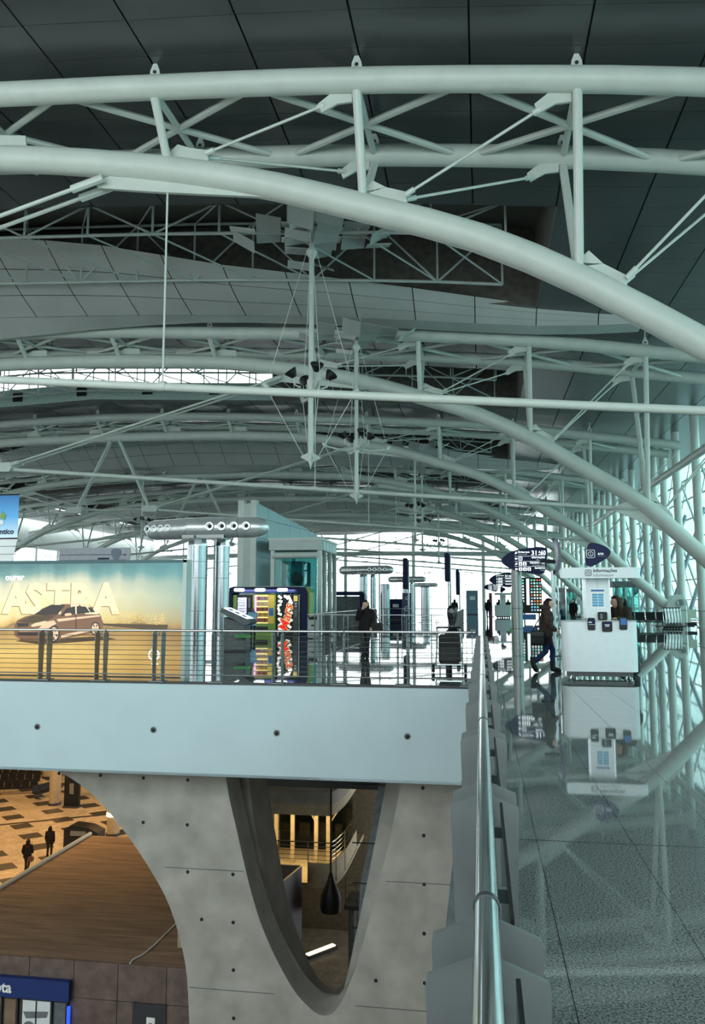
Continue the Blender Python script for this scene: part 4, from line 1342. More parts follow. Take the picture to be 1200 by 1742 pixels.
def info_desk(x, y, lab, full=True):
    t = thing('information_desk', lab, 'desk', (x, y, 0), 0, 'information desks')
    w = .76
    body = []
    for a in [PI * q / 8 for q in range(9)]:
        body.append((x + w - .16 + .16 * math.sin(a), y + .22 - .22 * math.cos(a)))
    for a in [PI * q / 8 for q in range(9)]:
        body.append((x - w + .16 - .16 * math.sin(a), y + .22 + .22 * math.cos(a)))
    build('counter', MB().xy(body, .15, 1.16), M['white'], t)
    build('counter_lip', MB().xy(body, 1.165, 1.185), M['steel_shade'], t)
    build('shadow_base', MB().bb(x - .64, x + .64, y + .08, y + .4, .05, .15), M['dark'], t)
    for s in (-.55, .55):
        f = MB()
        for q in range(5):
            f.tube([(x + s + .07 * math.cos(q * 1.256), y + .12 + .07 * math.sin(q * 1.256), .0), (x + s, y + .12, .15)], .018, 6)
        build('foot', f, M['chrome'], t)
    build('pillar', MB().xy([(x - .22, y + .28), (x + .24, y + .28), (x + .24, y + .5), (x - .22, y + .5)], .15, 2.06), M['white'], t)
    build('pillar_edge', MB().bb(x - .27, x - .22, y + .28, y + .5, .15, 2.06).bb(x + .24, x + .27, y + .28, y + .5, .15, 2.06), M['brushed'], t)
    hd = build('header', MB().xz(rrect(x - .74, x + .70, 2.05, 2.27, .02, 3), y - .02, y + .3), M['white'], t)
    build('header_end', MB().tube([(x + .70, y + .14, 2.05), (x + .70, y + .14, 2.27)], .15, 14), M['white'], t)
    ln = build('leaf_sign', MB().xz(leaf([(x - .24, 2.38), (x - .20, 2.68), (x - .12, 2.78), (x + .1, 2.73), (x + .25, 2.62), (x + .22, 2.50), (x + .02, 2.36), (x - .16, 2.29)]), y - .03, y + .05), M['navy'], t)
    build('leaf_stem', MB().tube([(x - .1, y + .1, 2.2), (x - .1, y + .1, 2.5)], .025, 8), M['brushed'], t)
    if full:
        info_icon(x - .2, y - .024, 2.16, .12, M['black'], hd)
        text('lettering', 'Informações', .095, (x - .10, y - .022, 2.175), (1, 0, 0), (0, 0, 1), M['black'], hd, .002, bold=.002)
        text('lettering', 'Information', .085, (x - .10, y - .022, 2.085), (1, 0, 0), (0, 0, 1), M['grey_text'], hd, .002)
        info_icon(x - .14, y - .034, 2.55, .16, M['print_white'], ln)
        text('lettering', 'ana', .085, (x + .0, y - .034, 2.53), (1, 0, 0), (0, 0, 1), M['print_white'], ln, .002, bold=.003, shear=.15)
        build('fine_print', MB().bb(x + .0, x + .17, y - .034, y - .03, 2.495, 2.503), M['grey_text'], ln)
        pp = build('notice', MB().bb(x - .14, x + .16, y + .268, y + .28, 1.42, 1.84), M['print_white'], t)
        build('notice_title', MB().bb(x - .12, x + .145, y + .264, y + .268, 1.78, 1.82), M['blue'], pp)
        cell = mk('pale_blue_print', (.10, .36, .55), .5)
        for r in range(5):
            for q in range(2):
                build('notice_cell', MB().bb(x - .10 + .12 * q, x + .01 + .12 * q, y + .264, y + .268, 1.47 + .055 * r, 1.515 + .055 * r), cell, pp)
        build('centre_seam', MB().bb(x + .008, x + .012, y + .276, y + .28, 1.85, 2.05), M['grey_text'], t)
        return t
    return t


dx, dy = 2.39, 17.3
info_desk(dx, dy, 'white information desk with rounded front, printed header and navy leaf sign, near the camera')
for x, w, z0, z1, lab, txt in ((2.22, .15, .99, 1.24, 'narrow black leaflet holder hung over the desk front, beside the pillar', 'and'), (2.53, .20, .96, 1.17, 'wide black leaflet holder in the middle of the desk front', None), (2.85, .15, 1.0, 1.25, 'narrow black leaflet holder with a blue card, near the leaning woman', 'b')):
    t = thing('leaflet_holder', lab, 'leaflet holder', (x, dy - .03, z0), 0, 'leaflet holders on the information desk')
    build('pocket', MB().xz(rrect(x - w / 2, x + w / 2, z0, z1, .03, 4), dy - .035, dy - .006), M['black'], t)
    build('leaflet', MB().bb(x - w * .4, x + w * .4, dy - .045, dy - .035, z0 + .1, z1 - .02), M['navy'] if txt != 'b' else M['blue'], t)
    if txt == 'and':
        text('lettering', 'ana', .05, (x - .06, dy - .05, z1 - .1), (1, 0, 0), (0, 0, 1), M['print_white'], t, .002, bold=.002, shear=.2)
        build('print_rule', MB().bb(x - .05, x + .06, dy - .05, dy - .045, z1 - .14, z1 - .13), M['print_white'], t)
    elif txt is None:
        build('print_rule', MB().bb(x - .05, x + .05, dy - .05, dy - .045, z1 - .075, z1 - .06), M['print_white'], t)
        build('print_rule', MB().bb(x - .04, x + .04, dy - .05, dy - .045, z1 - .105, z1 - .09), M['print_white'], t)
t = thing('card_reader', 'black card stand on the counter top in front of the white pillar', 'stand', (2.46, 17.42, 1.188))
build('body', MB().xz(rrect(2.37, 2.56, 1.188, 1.36, .03, 4), 17.39, 17.44), M['black'], t)
build('card', MB().bb(2.42, 2.46, 17.38, 17.39, 1.22, 1.32), M['grey_text'], t)
info_desk(1.95, 75, 'small far white information desk with people behind, past the three blue leaf signs', False)

# ------------------------------------------------------------------ blue leaf signs
SIGN = [(0, .0), (.22, .26), (.6, .42), (1.15, .50), (1.5, .52), (1.68, .46), (1.72, .30), (1.70, 0), (1.66, -.32), (1.55, -.49), (1.3, -.52), (.7, -.40), (.25, -.24)]


def leaf_sign(x, y, z, lab, rows=True, pole=True):
    t = thing('direction_sign', lab, 'sign', (x, y, 0), 0, 'blue direction signs')
    o = leaf([(x + u, z + v) for u, v in SIGN])
    b = build('board', MB().xz(o, y - .09, y + .09), M['navy'], t)
    if pole:
        build('cylinder', MB().tube([(x + .58, y + .32, 0), (x + .58, y + .32, z - .28)], .20, 24), M['dull_steel'], t)
        for q in (.5, 1.27):
            build('joint_ring', MB().tube([(x + .58, y + .32, q), (x + .58, y + .32, q + .025)], .206, 24), M['dark'], t)
        build('bracket', MB().bb(x + .45, x + .70, y + .06, y + .3, z - .36, z - .22), M['dark'], t)
    build('arm', MB().tube([(x + 1.72, y, z - .05), (x + 2.05, y, z - .05)], .06, 8), M['dark'], t)
    f = y - .094
    W = M['lit_white']

    def arrow(cx, cz, a, s=.055):
        R = lambda u, v: (cx + u * math.cos(a) - v * math.sin(a), cz + u * math.sin(a) + v * math.cos(a))
        build('arrow', MB().xz([R(*p) for p in ((s, 0), (.1 * s, .95 * s), (.1 * s, .35 * s), (-s, .35 * s), (-s, -.35 * s), (.1 * s, -.35 * s), (.1 * s, -.95 * s))], f, f + .005), W, b)

    def box(cx, cz, s=.13, fill=True):
        if fill:
            q = build('pictogram', MB().xz(rrect(cx - s / 2, cx + s / 2, cz - s / 2, cz + s / 2, .02, 3), f, f + .005), W, b)
            build('pictogram_figure', MB().lathe([(0, 0), (.018, 0), (.018, .003), (0, .003)], (cx, f - .002, cz + .028), 8, (1, 0, 0), (0, 0, 1), (0, 1, 0)).bb(cx - .022, cx + .022, f - .002, f + .001, cz - .045, cz + .008), M['navy'], q)
        else:
            info_icon(cx, f, cz, s, W, b)
    arrow(x + .56, z + .30, .8)
    text('lettering', 'Embarque', .105, (x + .64, f, z + .30), (1, 0, 0), (0, 0, 1), W, b, .003, bold=.002)
    text('lettering', 'Departures', .07, (x + .64, f, z + .225), (1, 0, 0), (0, 0, 1), M['print_white'], b, .002)
    text('lettering', '31', .24, (x + 1.13, f, z + .215), (1, 0, 0), (0, 0, 1), W, b, .003, bold=.006)
    build('gate_mark', MB().xz([(x + 1.40, z + .30), (x + 1.44, z + .38), (x + 1.48, z + .30)], f, f + .005).bb(x + 1.40, x + 1.48, f, f + .005, z + .22, z + .25), W, b)
    text('lettering', '60', .24, (x + 1.48, f, z + .215), (1, 0, 0), (0, 0, 1), W, b, .003, bold=.006, sx=.8)
    for q in (.17, -.03, -.22):
        build('rule', MB().bb(x + .5, x + 1.64, f, f + .005, z + q, z + q + .008), W, b)
    if rows:
        arrow(x + .56, z + .08, PI)
        box(x + .72, z + .08, .14, False)
        text('lettering', 'Informações', .10, (x + 1.64, f, z + .09), (1, 0, 0), (0, 0, 1), W, b, .003, 'RIGHT', bold=.002)
        text('lettering', 'Information', .07, (x + 1.64, f, z + .01), (1, 0, 0), (0, 0, 1), M['print_white'], b, .002, 'RIGHT')
        arrow(x + .56, z - .12, .8)
        box(x + .72, z - .12)
        box(x + .88, z - .12)
        text('lettering', 'Câmbios / MB', .10, (x + 1.64, f, z - .11), (1, 0, 0), (0, 0, 1), W, b, .003, 'RIGHT', bold=.002)
        text('lettering', 'Exchange / ATM', .07, (x + 1.64, f, z - .19), (1, 0, 0), (0, 0, 1), M['print_white'], b, .002, 'RIGHT')
        arrow(x + .56, z - .32, PI)
        for q in (.72, .88, 1.04):
            box(x + q, z - .32)
        text('lettering', 'Sanitários', .10, (x + 1.64, f, z - .31), (1, 0, 0), (0, 0, 1), W, b, .003, 'RIGHT', bold=.002)
        text('lettering', 'Toilets', .07, (x + 1.64, f, z - .39), (1, 0, 0), (0, 0, 1), M['print_white'], b, .002, 'RIGHT')
    else:
        for q in (.08, -.12, -.32):
            arrow(x + .56, z + q, PI)
            box(x + .72, z + q)
            box(x + .88, z + q)
            build('rule', MB().bb(x + 1.15, x + 1.64, f, f + .005, z + q, z + q + .05), W, b)
    return t


leaf_sign(.79, 31.7, 3.10, 'large blue leaf shaped direction sign on a steel cylinder, reading 31 60')
leaf_sign(.60, 60, 3.05, 'smaller blue leaf shaped direction sign, second in line behind the large one', False, False)
leaf_sign(.35, 100, 3.15, 'smallest blue leaf shaped direction sign, farthest of the three in line', False, False)
for x, y, z in ((2.76, 60.0, 0), (2.51, 100.0, 0)):
    t = thing('sign_post', 'steel post carrying the %s blue leaf sign by its arm' % ('smaller' if y < 80 else 'smallest'), 'post', (x, y, 0))
    build('post', MB().tube([(x, y + .08, 0), (x, y + .08, 4.0)], .09, 12), M['brushed'], t)
    build('foot', MB().tube([(x, y + .08, 0), (x, y + .08, .03)], .2, 14), M['dark'], t)
t = thing('direction_sign', 'curved blue sign seen edge-on at the top of a slim post, beside the walking woman', 'sign', (2.07, 24, 0))
cv = [(2.10 + .14 * math.cos(a), 2.36 + .49 + .52 * math.sin(a)) for a in [-PI / 2 + PI * q / 12 for q in range(13)]]
build('board', MB().xz([(p[0] + .02, p[1]) for p in cv] + [(p[0] - .05, p[1]) for p in cv[::-1]], 23.6, 24.5), mk('dull_blue_board', (.05, .08, .14), .35), t)
build('post', MB().tube([(2.05, 24, 0), (2.05, 24, 2.45)], .055, 12), M['brushed'], t)
build('arm', MB().tube([(1.7, 24, 2.72), (2.12, 24, 2.72)], .05, 8), M['dark'], t)
build('foot', MB().tube([(2.05, 24, 0), (2.05, 24, .03)], .16, 16), M['dark'], t)
t = thing('poster_stand', 'slim steel poster frame standing right of the walking woman', 'frame stand', (2.27, 23.2, 0))
for x in (2.12, 2.32):
    build('upright', MB().bb(x - .012, x + .012, 23.19, 23.22, 0, 2.0), M['chrome'], t)
build('sheet', MB().bb(2.135, 2.305, 23.2, 23.21, .85, 1.95), M['glass_dark'], t)
build('crossbar', MB().bb(2.1, 2.34, 23.19, 23.22, .80, .83), M['chrome'], t)
build('foot', MB().bb(2.0, 2.44, 23.0, 23.4, 0, .02), M['chrome'], t)

# other signs of the same family, standing edge-on across the second opening
for x, y, z0, z1, w, h, lab in ((-5.5, 60, 2.4, 4.7, .35, 5.2, 'dark tall sign blade seen edge-on above the navy totem'), (-2.45, 60.5, 2.95, 5.07, .36, 5.0, 'dark tall sign blade seen edge-on above the cello case'), (-1.86, 66, 2.0, 4.05, .26, 4.3, 'thin dark sign blade right of the one above the cello case')):
    t = thing('blade_sign', lab, 'sign', (x, y, 0), 0, 'sign blades seen edge-on')
    build('blade', MB().xz(rrect(x - w / 2, x + w / 2, z0, z1, .12, 4), y - .4, y + .4), M['navy'], t)
    build('post', MB().tube([(x + w * .6, y, 0), (x + w * .6, y, z1 - .2)], .07, 10), M['brushed'], t)
    build('foot', MB().tube([(x + w * .6, y, 0), (x + w * .6, y, .03)], .2, 14), M['dark'], t)
t = thing('navy_totem', 'navy upright totem with white ring marks behind the railing', 'totem', (-5.6, 62, 0))
build('board', MB().xz(rrect(-5.95, -5.25, .1, 2.15, .04, 3), 61.9, 62.1), mk('totem_blue', (.01, .03, .14), .35), t)
build('foot', MB().bb(-5.95, -5.25, 61.8, 62.2, 0, .1), M['dark'], t)
for z, r in ((1.75, .1), (.95, .17)):
    build('ring_mark', MB().tube([(-5.6 + r * math.cos(a), 61.89, z + r * math.sin(a)) for a in [PI * q / 8 for q in range(17)]], .03, 4), M['print_white'], t)
t = thing('round_totem', 'tall plain steel cylinder standing right behind the standing woman', 'cylinder', (-7.1, 60.5, 0))
build('shaft', MB().tube([(-7.1, 60.5, 0), (-7.1, 60.5, 2.75)], .36, 24), M['brushed'], t)
build('cap', MB().lathe([(.36, 0), (.3, .05), (0, .06)], (-7.1, 60.5, 2.75), 24), M['dark'], t)
t = thing('round_totem', 'shorter steel cylinder between the navy totem and the cello case', 'cylinder', (-5.6, 84, 0))
build('shaft', MB().tube([(-5.6, 84, 0), (-5.6, 84, 2.9)], .36, 24), M['brushed'], t)
build('cap', MB().lathe([(.36, 0), (.3, .05), (0, .06)], (-5.6, 84, 2.9), 24), M['dark'], t)
t = thing('vending_surround', 'far navy rounded surround with dark panels, behind the standing woman', 'surround', (-9.9, 60, 0))
arch(-11.3, -8.55, 2.25, .35, .3, .34, 59.8, 60.8, t)
build('panel', MB().bb(-10.9, -10.0, 60.2, 60.7, 0, 1.9), M['slate'], t)
build('panel', MB().bb(-9.95, -8.95, 60.2, 60.7, 0, 1.9), M['slate'], t)

# ------------------------------------------------------------------ luggage trolley with suitcase and cello case
t = thing('luggage_trolley', 'steel luggage trolley with black wheels loaded with a suitcase and cello case', 'trolley', (-.72, 18.4, 0))
cx, cy = -.72, 18.5
fr = M['chrome']
for s in (-.29, .29):
    build('side_tube', MB().tube([(cx + s, cy + .45, .18), (cx + s, cy - .1, .16), (cx + s * 1.02, cy - .28, .2), (cx + s * .9, cy - .32, .6), (cx + s * .85, cy - .34, .98)], .016, 8), fr, t)
    w = build('wheel', MB().lathe([(.0, -.03), (.085, -.03), (.095, 0), (.085, .03), (0, .03)], (cx + s * 1.22, cy - .2, .096), 18, (0, 1, 0), (0, 0, 1), (1, 0, 0)), M['rubber'], t)
    build('hub', MB().lathe([(0, -.035), (.04, -.035), (.04, .035), (0, .035)], (cx + s * 1.22, cy - .2, .096), 10, (0, 1, 0), (0, 0, 1), (1, 0, 0)), fr, w)
build('wheel', MB().lathe([(.0, -.03), (.085, -.03), (.095, 0), (.085, .03), (0, .03)], (cx, cy + .5, .096), 18, (0, 1, 0), (0, 0, 1), (1, 0, 0)), M['rubber'], t)
build('handle', MB().tube([(cx - .26, cy - .34, .98), (cx - .25, cy - .36, 1.0), (cx + .25, cy - .36, 1.0), (cx + .26, cy - .34, .98)], .02, 8), M['black'], t)
build('axle', MB().tube([(cx - .35, cy - .2, .1), (cx + .35, cy - .2, .1)], .014, 6), fr, t)
build('deck', MB().bb(cx - .27, cx + .27, cy - .2, cy + .48, .17, .19), fr, t)
for q in (-1, 1):
    build('back_wire', MB().tube([(cx + .262 * q, cy - .30, .22), (cx + .25 * q, cy - .345, .95)], .006, 5), fr, t)
t = thing('suitcase', 'black fabric suitcase lying upright on the luggage trolley', 'suitcase', (cx, cy + .05, .19))
b = build('body', MB().xz(rrect(cx - .235, cx + .235, .2, .84, .06, 5), cy - .2, cy + .16), M['leather'], t)
build('pocket', MB().xz(rrect(cx - .2, cx + .2, .26, .56, .04, 4), cy - .225, cy - .2), M['black'], t)
build('zip', MB().bb(cx - .21, cx + .21, cy - .208, cy - .2, .66, .67), M['rodm'], t)
build('grip', MB().tube([(cx - .08, cy - .02, .84), (cx - .07, cy - .02, .875), (cx + .07, cy - .02, .875), (cx + .08, cy - .02, .84)], .012, 6), M['black'], t)
t = thing('cello_case', 'glossy black cello case standing upright behind the suitcase on the trolley', 'case', (cx, cy + .3, .19))
prof = [(.02, .2), (.20, .22), (.22, .35), (.20, .55), (.165, .68), (.175, .80), (.165, .88), (.11, .94), (.07, .99), (.062, 1.03), (.078, 1.09), (.105, 1.17), (.122, 1.27), (.122, 1.36), (.105, 1.43), (.065, 1.475), (.01, 1.49)]
build('shell', MB().lathe(prof, (cx + .06, cy + .32, 0), 24, (1, 0, 0), (0, .62, 0)), mk('glossy_black_shell', (.008, .008, .01), .12), t)
build('latch', MB().bb(cx + .25, cx + .275, cy + .29, cy + .35, .8, .86), M['chrome'], t)

# ------------------------------------------------------------------ right hand side: trolley rows, vestibules, bench, colour board
# shared mesh row: first one built, the others copied
def nested_row(x, y, n, names, group):
    u = x
    t = thing('baggage_trolley', names(0), 'trolley', (u, y, 0), 0, group)
    for s in (-.28, .28):
        build('side_tube', MB().tube([(u, y + s, 1.16), (u + .02, y + s, .9), (u + .05, y + s, .25), (u + .08, y + s * .8, .18)], .02, 6), M['chrome'], t)
        build('wheel', MB().lathe([(0, -.03), (.065, -.03), (.065, .03), (0, .03)], (u + .06, y + s, .066), 12, (1, 0, 0), (0, 0, 1), (0, 1, 0)), M['rubber'], t)
    build('push_bar', MB().tube([(u, y - .3, 1.16), (u, y + .3, 1.16)], .03, 8), M['black'], t)
    build('basket_wire', MB().bb(u, u + .12, y - .26, y + .26, .85, .87), M['chrome'], t)
    build('deck', MB().bb(u + .02, u + .12, y - .24, y + .24, .18, .32), M['black'], t)
    for q in range(1, n):
        dup(t, (u + .165 * q, y, 0), label=names(q))


nested_row(10.25, 48.6, 6, lambda q: 'nested baggage trolley in the row by the steel shoe, %s from its open end' % ['first', 'second', 'third', 'fourth', 'fifth', 'sixth', 'seventh', 'eighth'][q], 'nested baggage trolleys by the steel shoe')
t = thing('sign_trolley', 'baggage trolley carrying a pale blank sign panel, at the end of the trolley row', 'trolley', (11.7, 48.6, 0))
build('panel', MB().bb(11.46, 11.92, 48.34, 48.37, .60, 1.08), mk('pale_green_sheet', (.55, .68, .55), .5), t)
for x in (11.43, 11.95):
    build('upright', MB().tube([(x, 48.36, .0), (x, 48.36, 1.3)], .025, 8), M['chrome'], t)
build('deck', MB().bb(11.43, 11.95, 48.3, 48.9, .16, .34), M['black'], t)
nested_row(8.55, 80, 5, lambda q: 'far nested baggage trolley left of the kiosk pillar, %s of its row' % ['first', 'second', 'third', 'fourth', 'fifth'][q], 'far nested baggage trolleys')

for x, y, lab in ((10.5, 62, 'teal glass entrance vestibule with grey canopy, behind the leaning woman'), (10.3, 100, 'far teal glass entrance vestibule, left of the kiosk pillar')):
    t = thing('vestibule', lab, 'vestibule', (x, y, 0), 0, 'glass entrance vestibules')
    build('canopy', MB().bb(x - .95, x + 1.0, y, y + 2.4, 2.55, 2.98), M['slate'], t)
    for q in range(5):
        u = x - .9 + .45 * q
        build('post', MB().bb(u - .035, u + .035, y + .02, y + .12, 0, 2.55), M['steel_shade'], t)
        if q < 4:
            build('pane', MB().bb(u + .035, u + .415, y + .05, y + .07, .08, 2.52), M['glass_teal'], t)
    for s in (-.92, .97):
        build('side_pane', MB().bb(x + s - .01, x + s + .01, y + .1, y + 2.3, .05, 2.52), M['glass_teal'], t)
    build('push_bar', MB().bb(x - .85, x + .85, y + .0, y + .03, 1.0, 1.06), M['chrome'], t)
    build('threshold', MB().bb(x - .95, x + 1.0, y, y + 2.4, 0, .03), M['dark'], t)
bench(9.6, 50.2, 0, 4, 0, 'low steel and black seat row left of the steel shoe', 'seat rows by the columns')

t = thing('colour_board', 'tall black lit board with rows of small coloured squares, behind the walking woman', 'display board', (4.2, 70, 0))
build('board', MB().bb(3.35, 5.05, 70, 70.25, .5, 3.5), M['black'], t)
for x in (3.6, 4.8):
    build('leg', MB().bb(x - .06, x + .06, 70.05, 70.2, 0, .5), M['dark'], t)
build('white_strip', MB().bb(3.78, 4.02, 69.97, 70, 1.2, 3.4), M['lit_white'], t)
cols = [mk('square_' + n, c, .5, emit=.7) for n, c in (('white', (.85, .85, .85)), ('teal', (.2, .65, .5)), ('red', (.7, .15, .1)), ('orange', (.75, .4, .1)), ('blue', (.2, .5, .7)))]
for r in range(11):
    for q in range(7):
        x, z = 3.44 + .235 * q, .7 + .25 * r
        if 3.72 < x + .08 < 4.1:
            continue
        build('square', MB().bb(x, x + .14, 69.97, 70, z, z + .14), cols[random.choice((0, 0, 0, 1, 1, 2, 3, 4))], t)
t = thing('roll_up_banner', 'narrow bright green banner seen edge-on beside the large sign cylinder', 'banner', (1.65, 45, 0))
build('sheet', MB().bb(1.60, 1.72, 44.7, 45.6, .08, 2.05), M['green'], t)
build('base', MB().bb(1.5, 1.8, 44.6, 45.7, 0, .08), M['green'], t)
t = thing('red_totem', 'dark red slim totem left of the far information desk', 'totem', (.9, 80, 0))
build('board', MB().bb(.74, 1.06, 79.95, 80.2, .05, 2.3), mk('dark_red', (.16, .01, .02), .4), t)
build('foot', MB().bb(.6, 1.2, 79.8, 80.4, 0, .05), M['dark'], t)
t = thing('blue_barrier', 'low bright blue barrier box behind the walking woman', 'barrier', (3.4, 58, 0))
build('box', MB().bb(2.75, 3.75, 58, 58.5, .25, .62), M['blue'], t)
for x in (2.9, 3.6):
    build('leg', MB().bb(x - .04, x + .04, 58.2, 58.3, 0, .25), M['chrome'], t)
t = thing('steel_box', 'small pale service box on legs in front of the colour board', 'box', (2.75, 60, 0))
build('box', MB().bb(2.35, 3.0, 60.6, 61, .9, 1.35), M['steel_shade'], t)
for x in (2.45, 2.9):
    build('leg', MB().bb(x - .03, x + .03, 60.75, 60.85, 0, .9), M['dark'], t)
for x, y, w, h, lab in ((-6.9, 66, 1.1, 1.7, 'dark blue advertising panel behind the railing, left of the navy totem'), (-1.0, 92, 1.3, 2.7, 'blue grey upright panel above the end of the far railing')):
    t = thing('advert_panel', lab, 'advert panel', (x, y, 0))
    build('board', MB().bb(x - w / 2, x + w / 2, y, y + .2, .1, h), M['navy'] if h < 2 else mk('blue_grey_board', (.14, .24, .32), .4), t)
    build('print', MB().bb(x - w * .2, x + w * .25, y - .01, y, h * .6, h * .75), M['print_white'], t)
    build('foot', MB().bb(x - w / 2, x + w / 2, y - .1, y + .3, 0, .1), M['dark'], t)

# ------------------------------------------------------------------ banners hanging on the far left
t = thing('blue_banner', 'curved banner with blue upper half and pale lower half', 'banner', (-12.9, 20, 3))
arc = [(-14.4 + 2.2 * q / 10, 20.0 - .12 * math.sin(PI * .6 * q / 10)) for q in range(11)]
zt, zm, zb = 4.42, 3.25, 2.62
gr = bpy.data.materials.new('blue_fade_print')
gr.use_nodes = True
nt = gr.node_tree
b_ = nt.nodes['Principled BSDF']
tc_ = nt.nodes.new('ShaderNodeTexCoord')
sp_ = nt.nodes.new('ShaderNodeSeparateXYZ')
rp_ = nt.nodes.new('ShaderNodeValToRGB')
mr_ = nt.nodes.new('ShaderNodeMapRange')
mr_.inputs[1].default_value, mr_.inputs[2].default_value = .25, 1.4
nt.links.new(tc_.outputs['Object'], sp_.inputs[0])
nt.links.new(sp_.outputs[2], mr_.inputs[0])
nt.links.new(mr_.outputs[0], rp_.inputs[0])
e_ = rp_.color_ramp.elements
e_[0].color, e_[1].color = (.60, .74, .82, 1), (.012, .12, .34, 1)
e_.new(.5).color = (.08, .35, .68, 1)
nt.links.new(rp_.outputs[0], b_.inputs['Base Color'])
nt.links.new(rp_.outputs[0], b_.inputs['Emission Color'])
b_.inputs['Emission Strength'].default_value = .25
build('upper_sheet', MB().grid([[(x, y, z) for x, y in arc] for z in (zm, zt)]), gr, t)
build('lower_sheet', MB().grid([[(x - (0 if z > zb else .12 * q / 10), y, z) for q, (x, y) in enumerate(arc)] for z in (zb, zm - .02)]), M['print_white'], t)
build('edge_bar', MB().tube([(x, y - .01, zm - .01) for x, y in arc], .02, 6).tube([(x, y, zt) for x, y in arc], .02, 6), M['dark'], t)
for z in (2.82, 3.03):
    build('print_rule', MB().tube([(x, y - .01, z) for x, y in arc], .007, 4), M['grey_text'], t)
text('lettering', 'Atlântico', .20, (-13.05, 19.86, 3.36), (1, .02, 0), (0, 0, 1), M['navy'], t, .003, bold=.005, shear=.15)
build('leaf_mark', MB().xz([(-12.72, 3.78), (-12.58, 3.74), (-12.55, 3.86), (-12.66, 3.98)], 19.85, 19.86), M['lime'], t)
build('leaf_mark', MB().xz([(-12.78, 3.6), (-12.6, 3.62), (-12.62, 3.72), (-12.74, 3.74)], 19.85, 19.86), M['print_white'], t)
build('pole', MB().tube([(-14.42, 20.02, 0), (-14.42, 20.02, zt + .1)], .04, 10), M['chrome'], t)
build('pole_foot', MB().tube([(-14.42, 20.02, 0), (-14.42, 20.02, .03)], .35, 18), M['dark'], t)
t = thing('notice_banner', 'white banner with dark ruled lines and a crest, rising behind the billboard', 'banner', (-19, 38, 3.8))
build('sheet', MB().bb(-21.0, -17.2, 38, 38.05, 2.6, 4.2), mk('pale_lilac_sheet', (.52, .53, .58), .6), t)
for z, x0 in ((3.85, -20.95), (3.57, -20.95), (3.30, -20.95)):
    build('print_rule', MB().bb(x0, -17.4, 37.98, 38, z, z + .025), M['navy'], t)
build('crest', MB().xz(leaf([(-18.15, 4.12), (-17.72, 4.12), (-17.70, 3.85), (-17.93, 3.5), (-18.17, 3.85)], 3), 37.975, 38), mk('crest_grey_blue', (.20, .24, .32), .5), t)
build('arrow', MB().xz([(-17.52, 3.86), (-17.36, 3.95 - .09), (-17.52, 3.80)], 37.97, 38), M['navy'], t)
build('heading', MB().bb(-18.9, -18.3, 37.97, 38, 3.62, 3.7), M['navy'], t)
for x in (-20.8, -17.4):
    build('post', MB().tube([(x, 38.1, 0), (x, 38.1, 4.2)], .05, 8), M['rodm'], t)

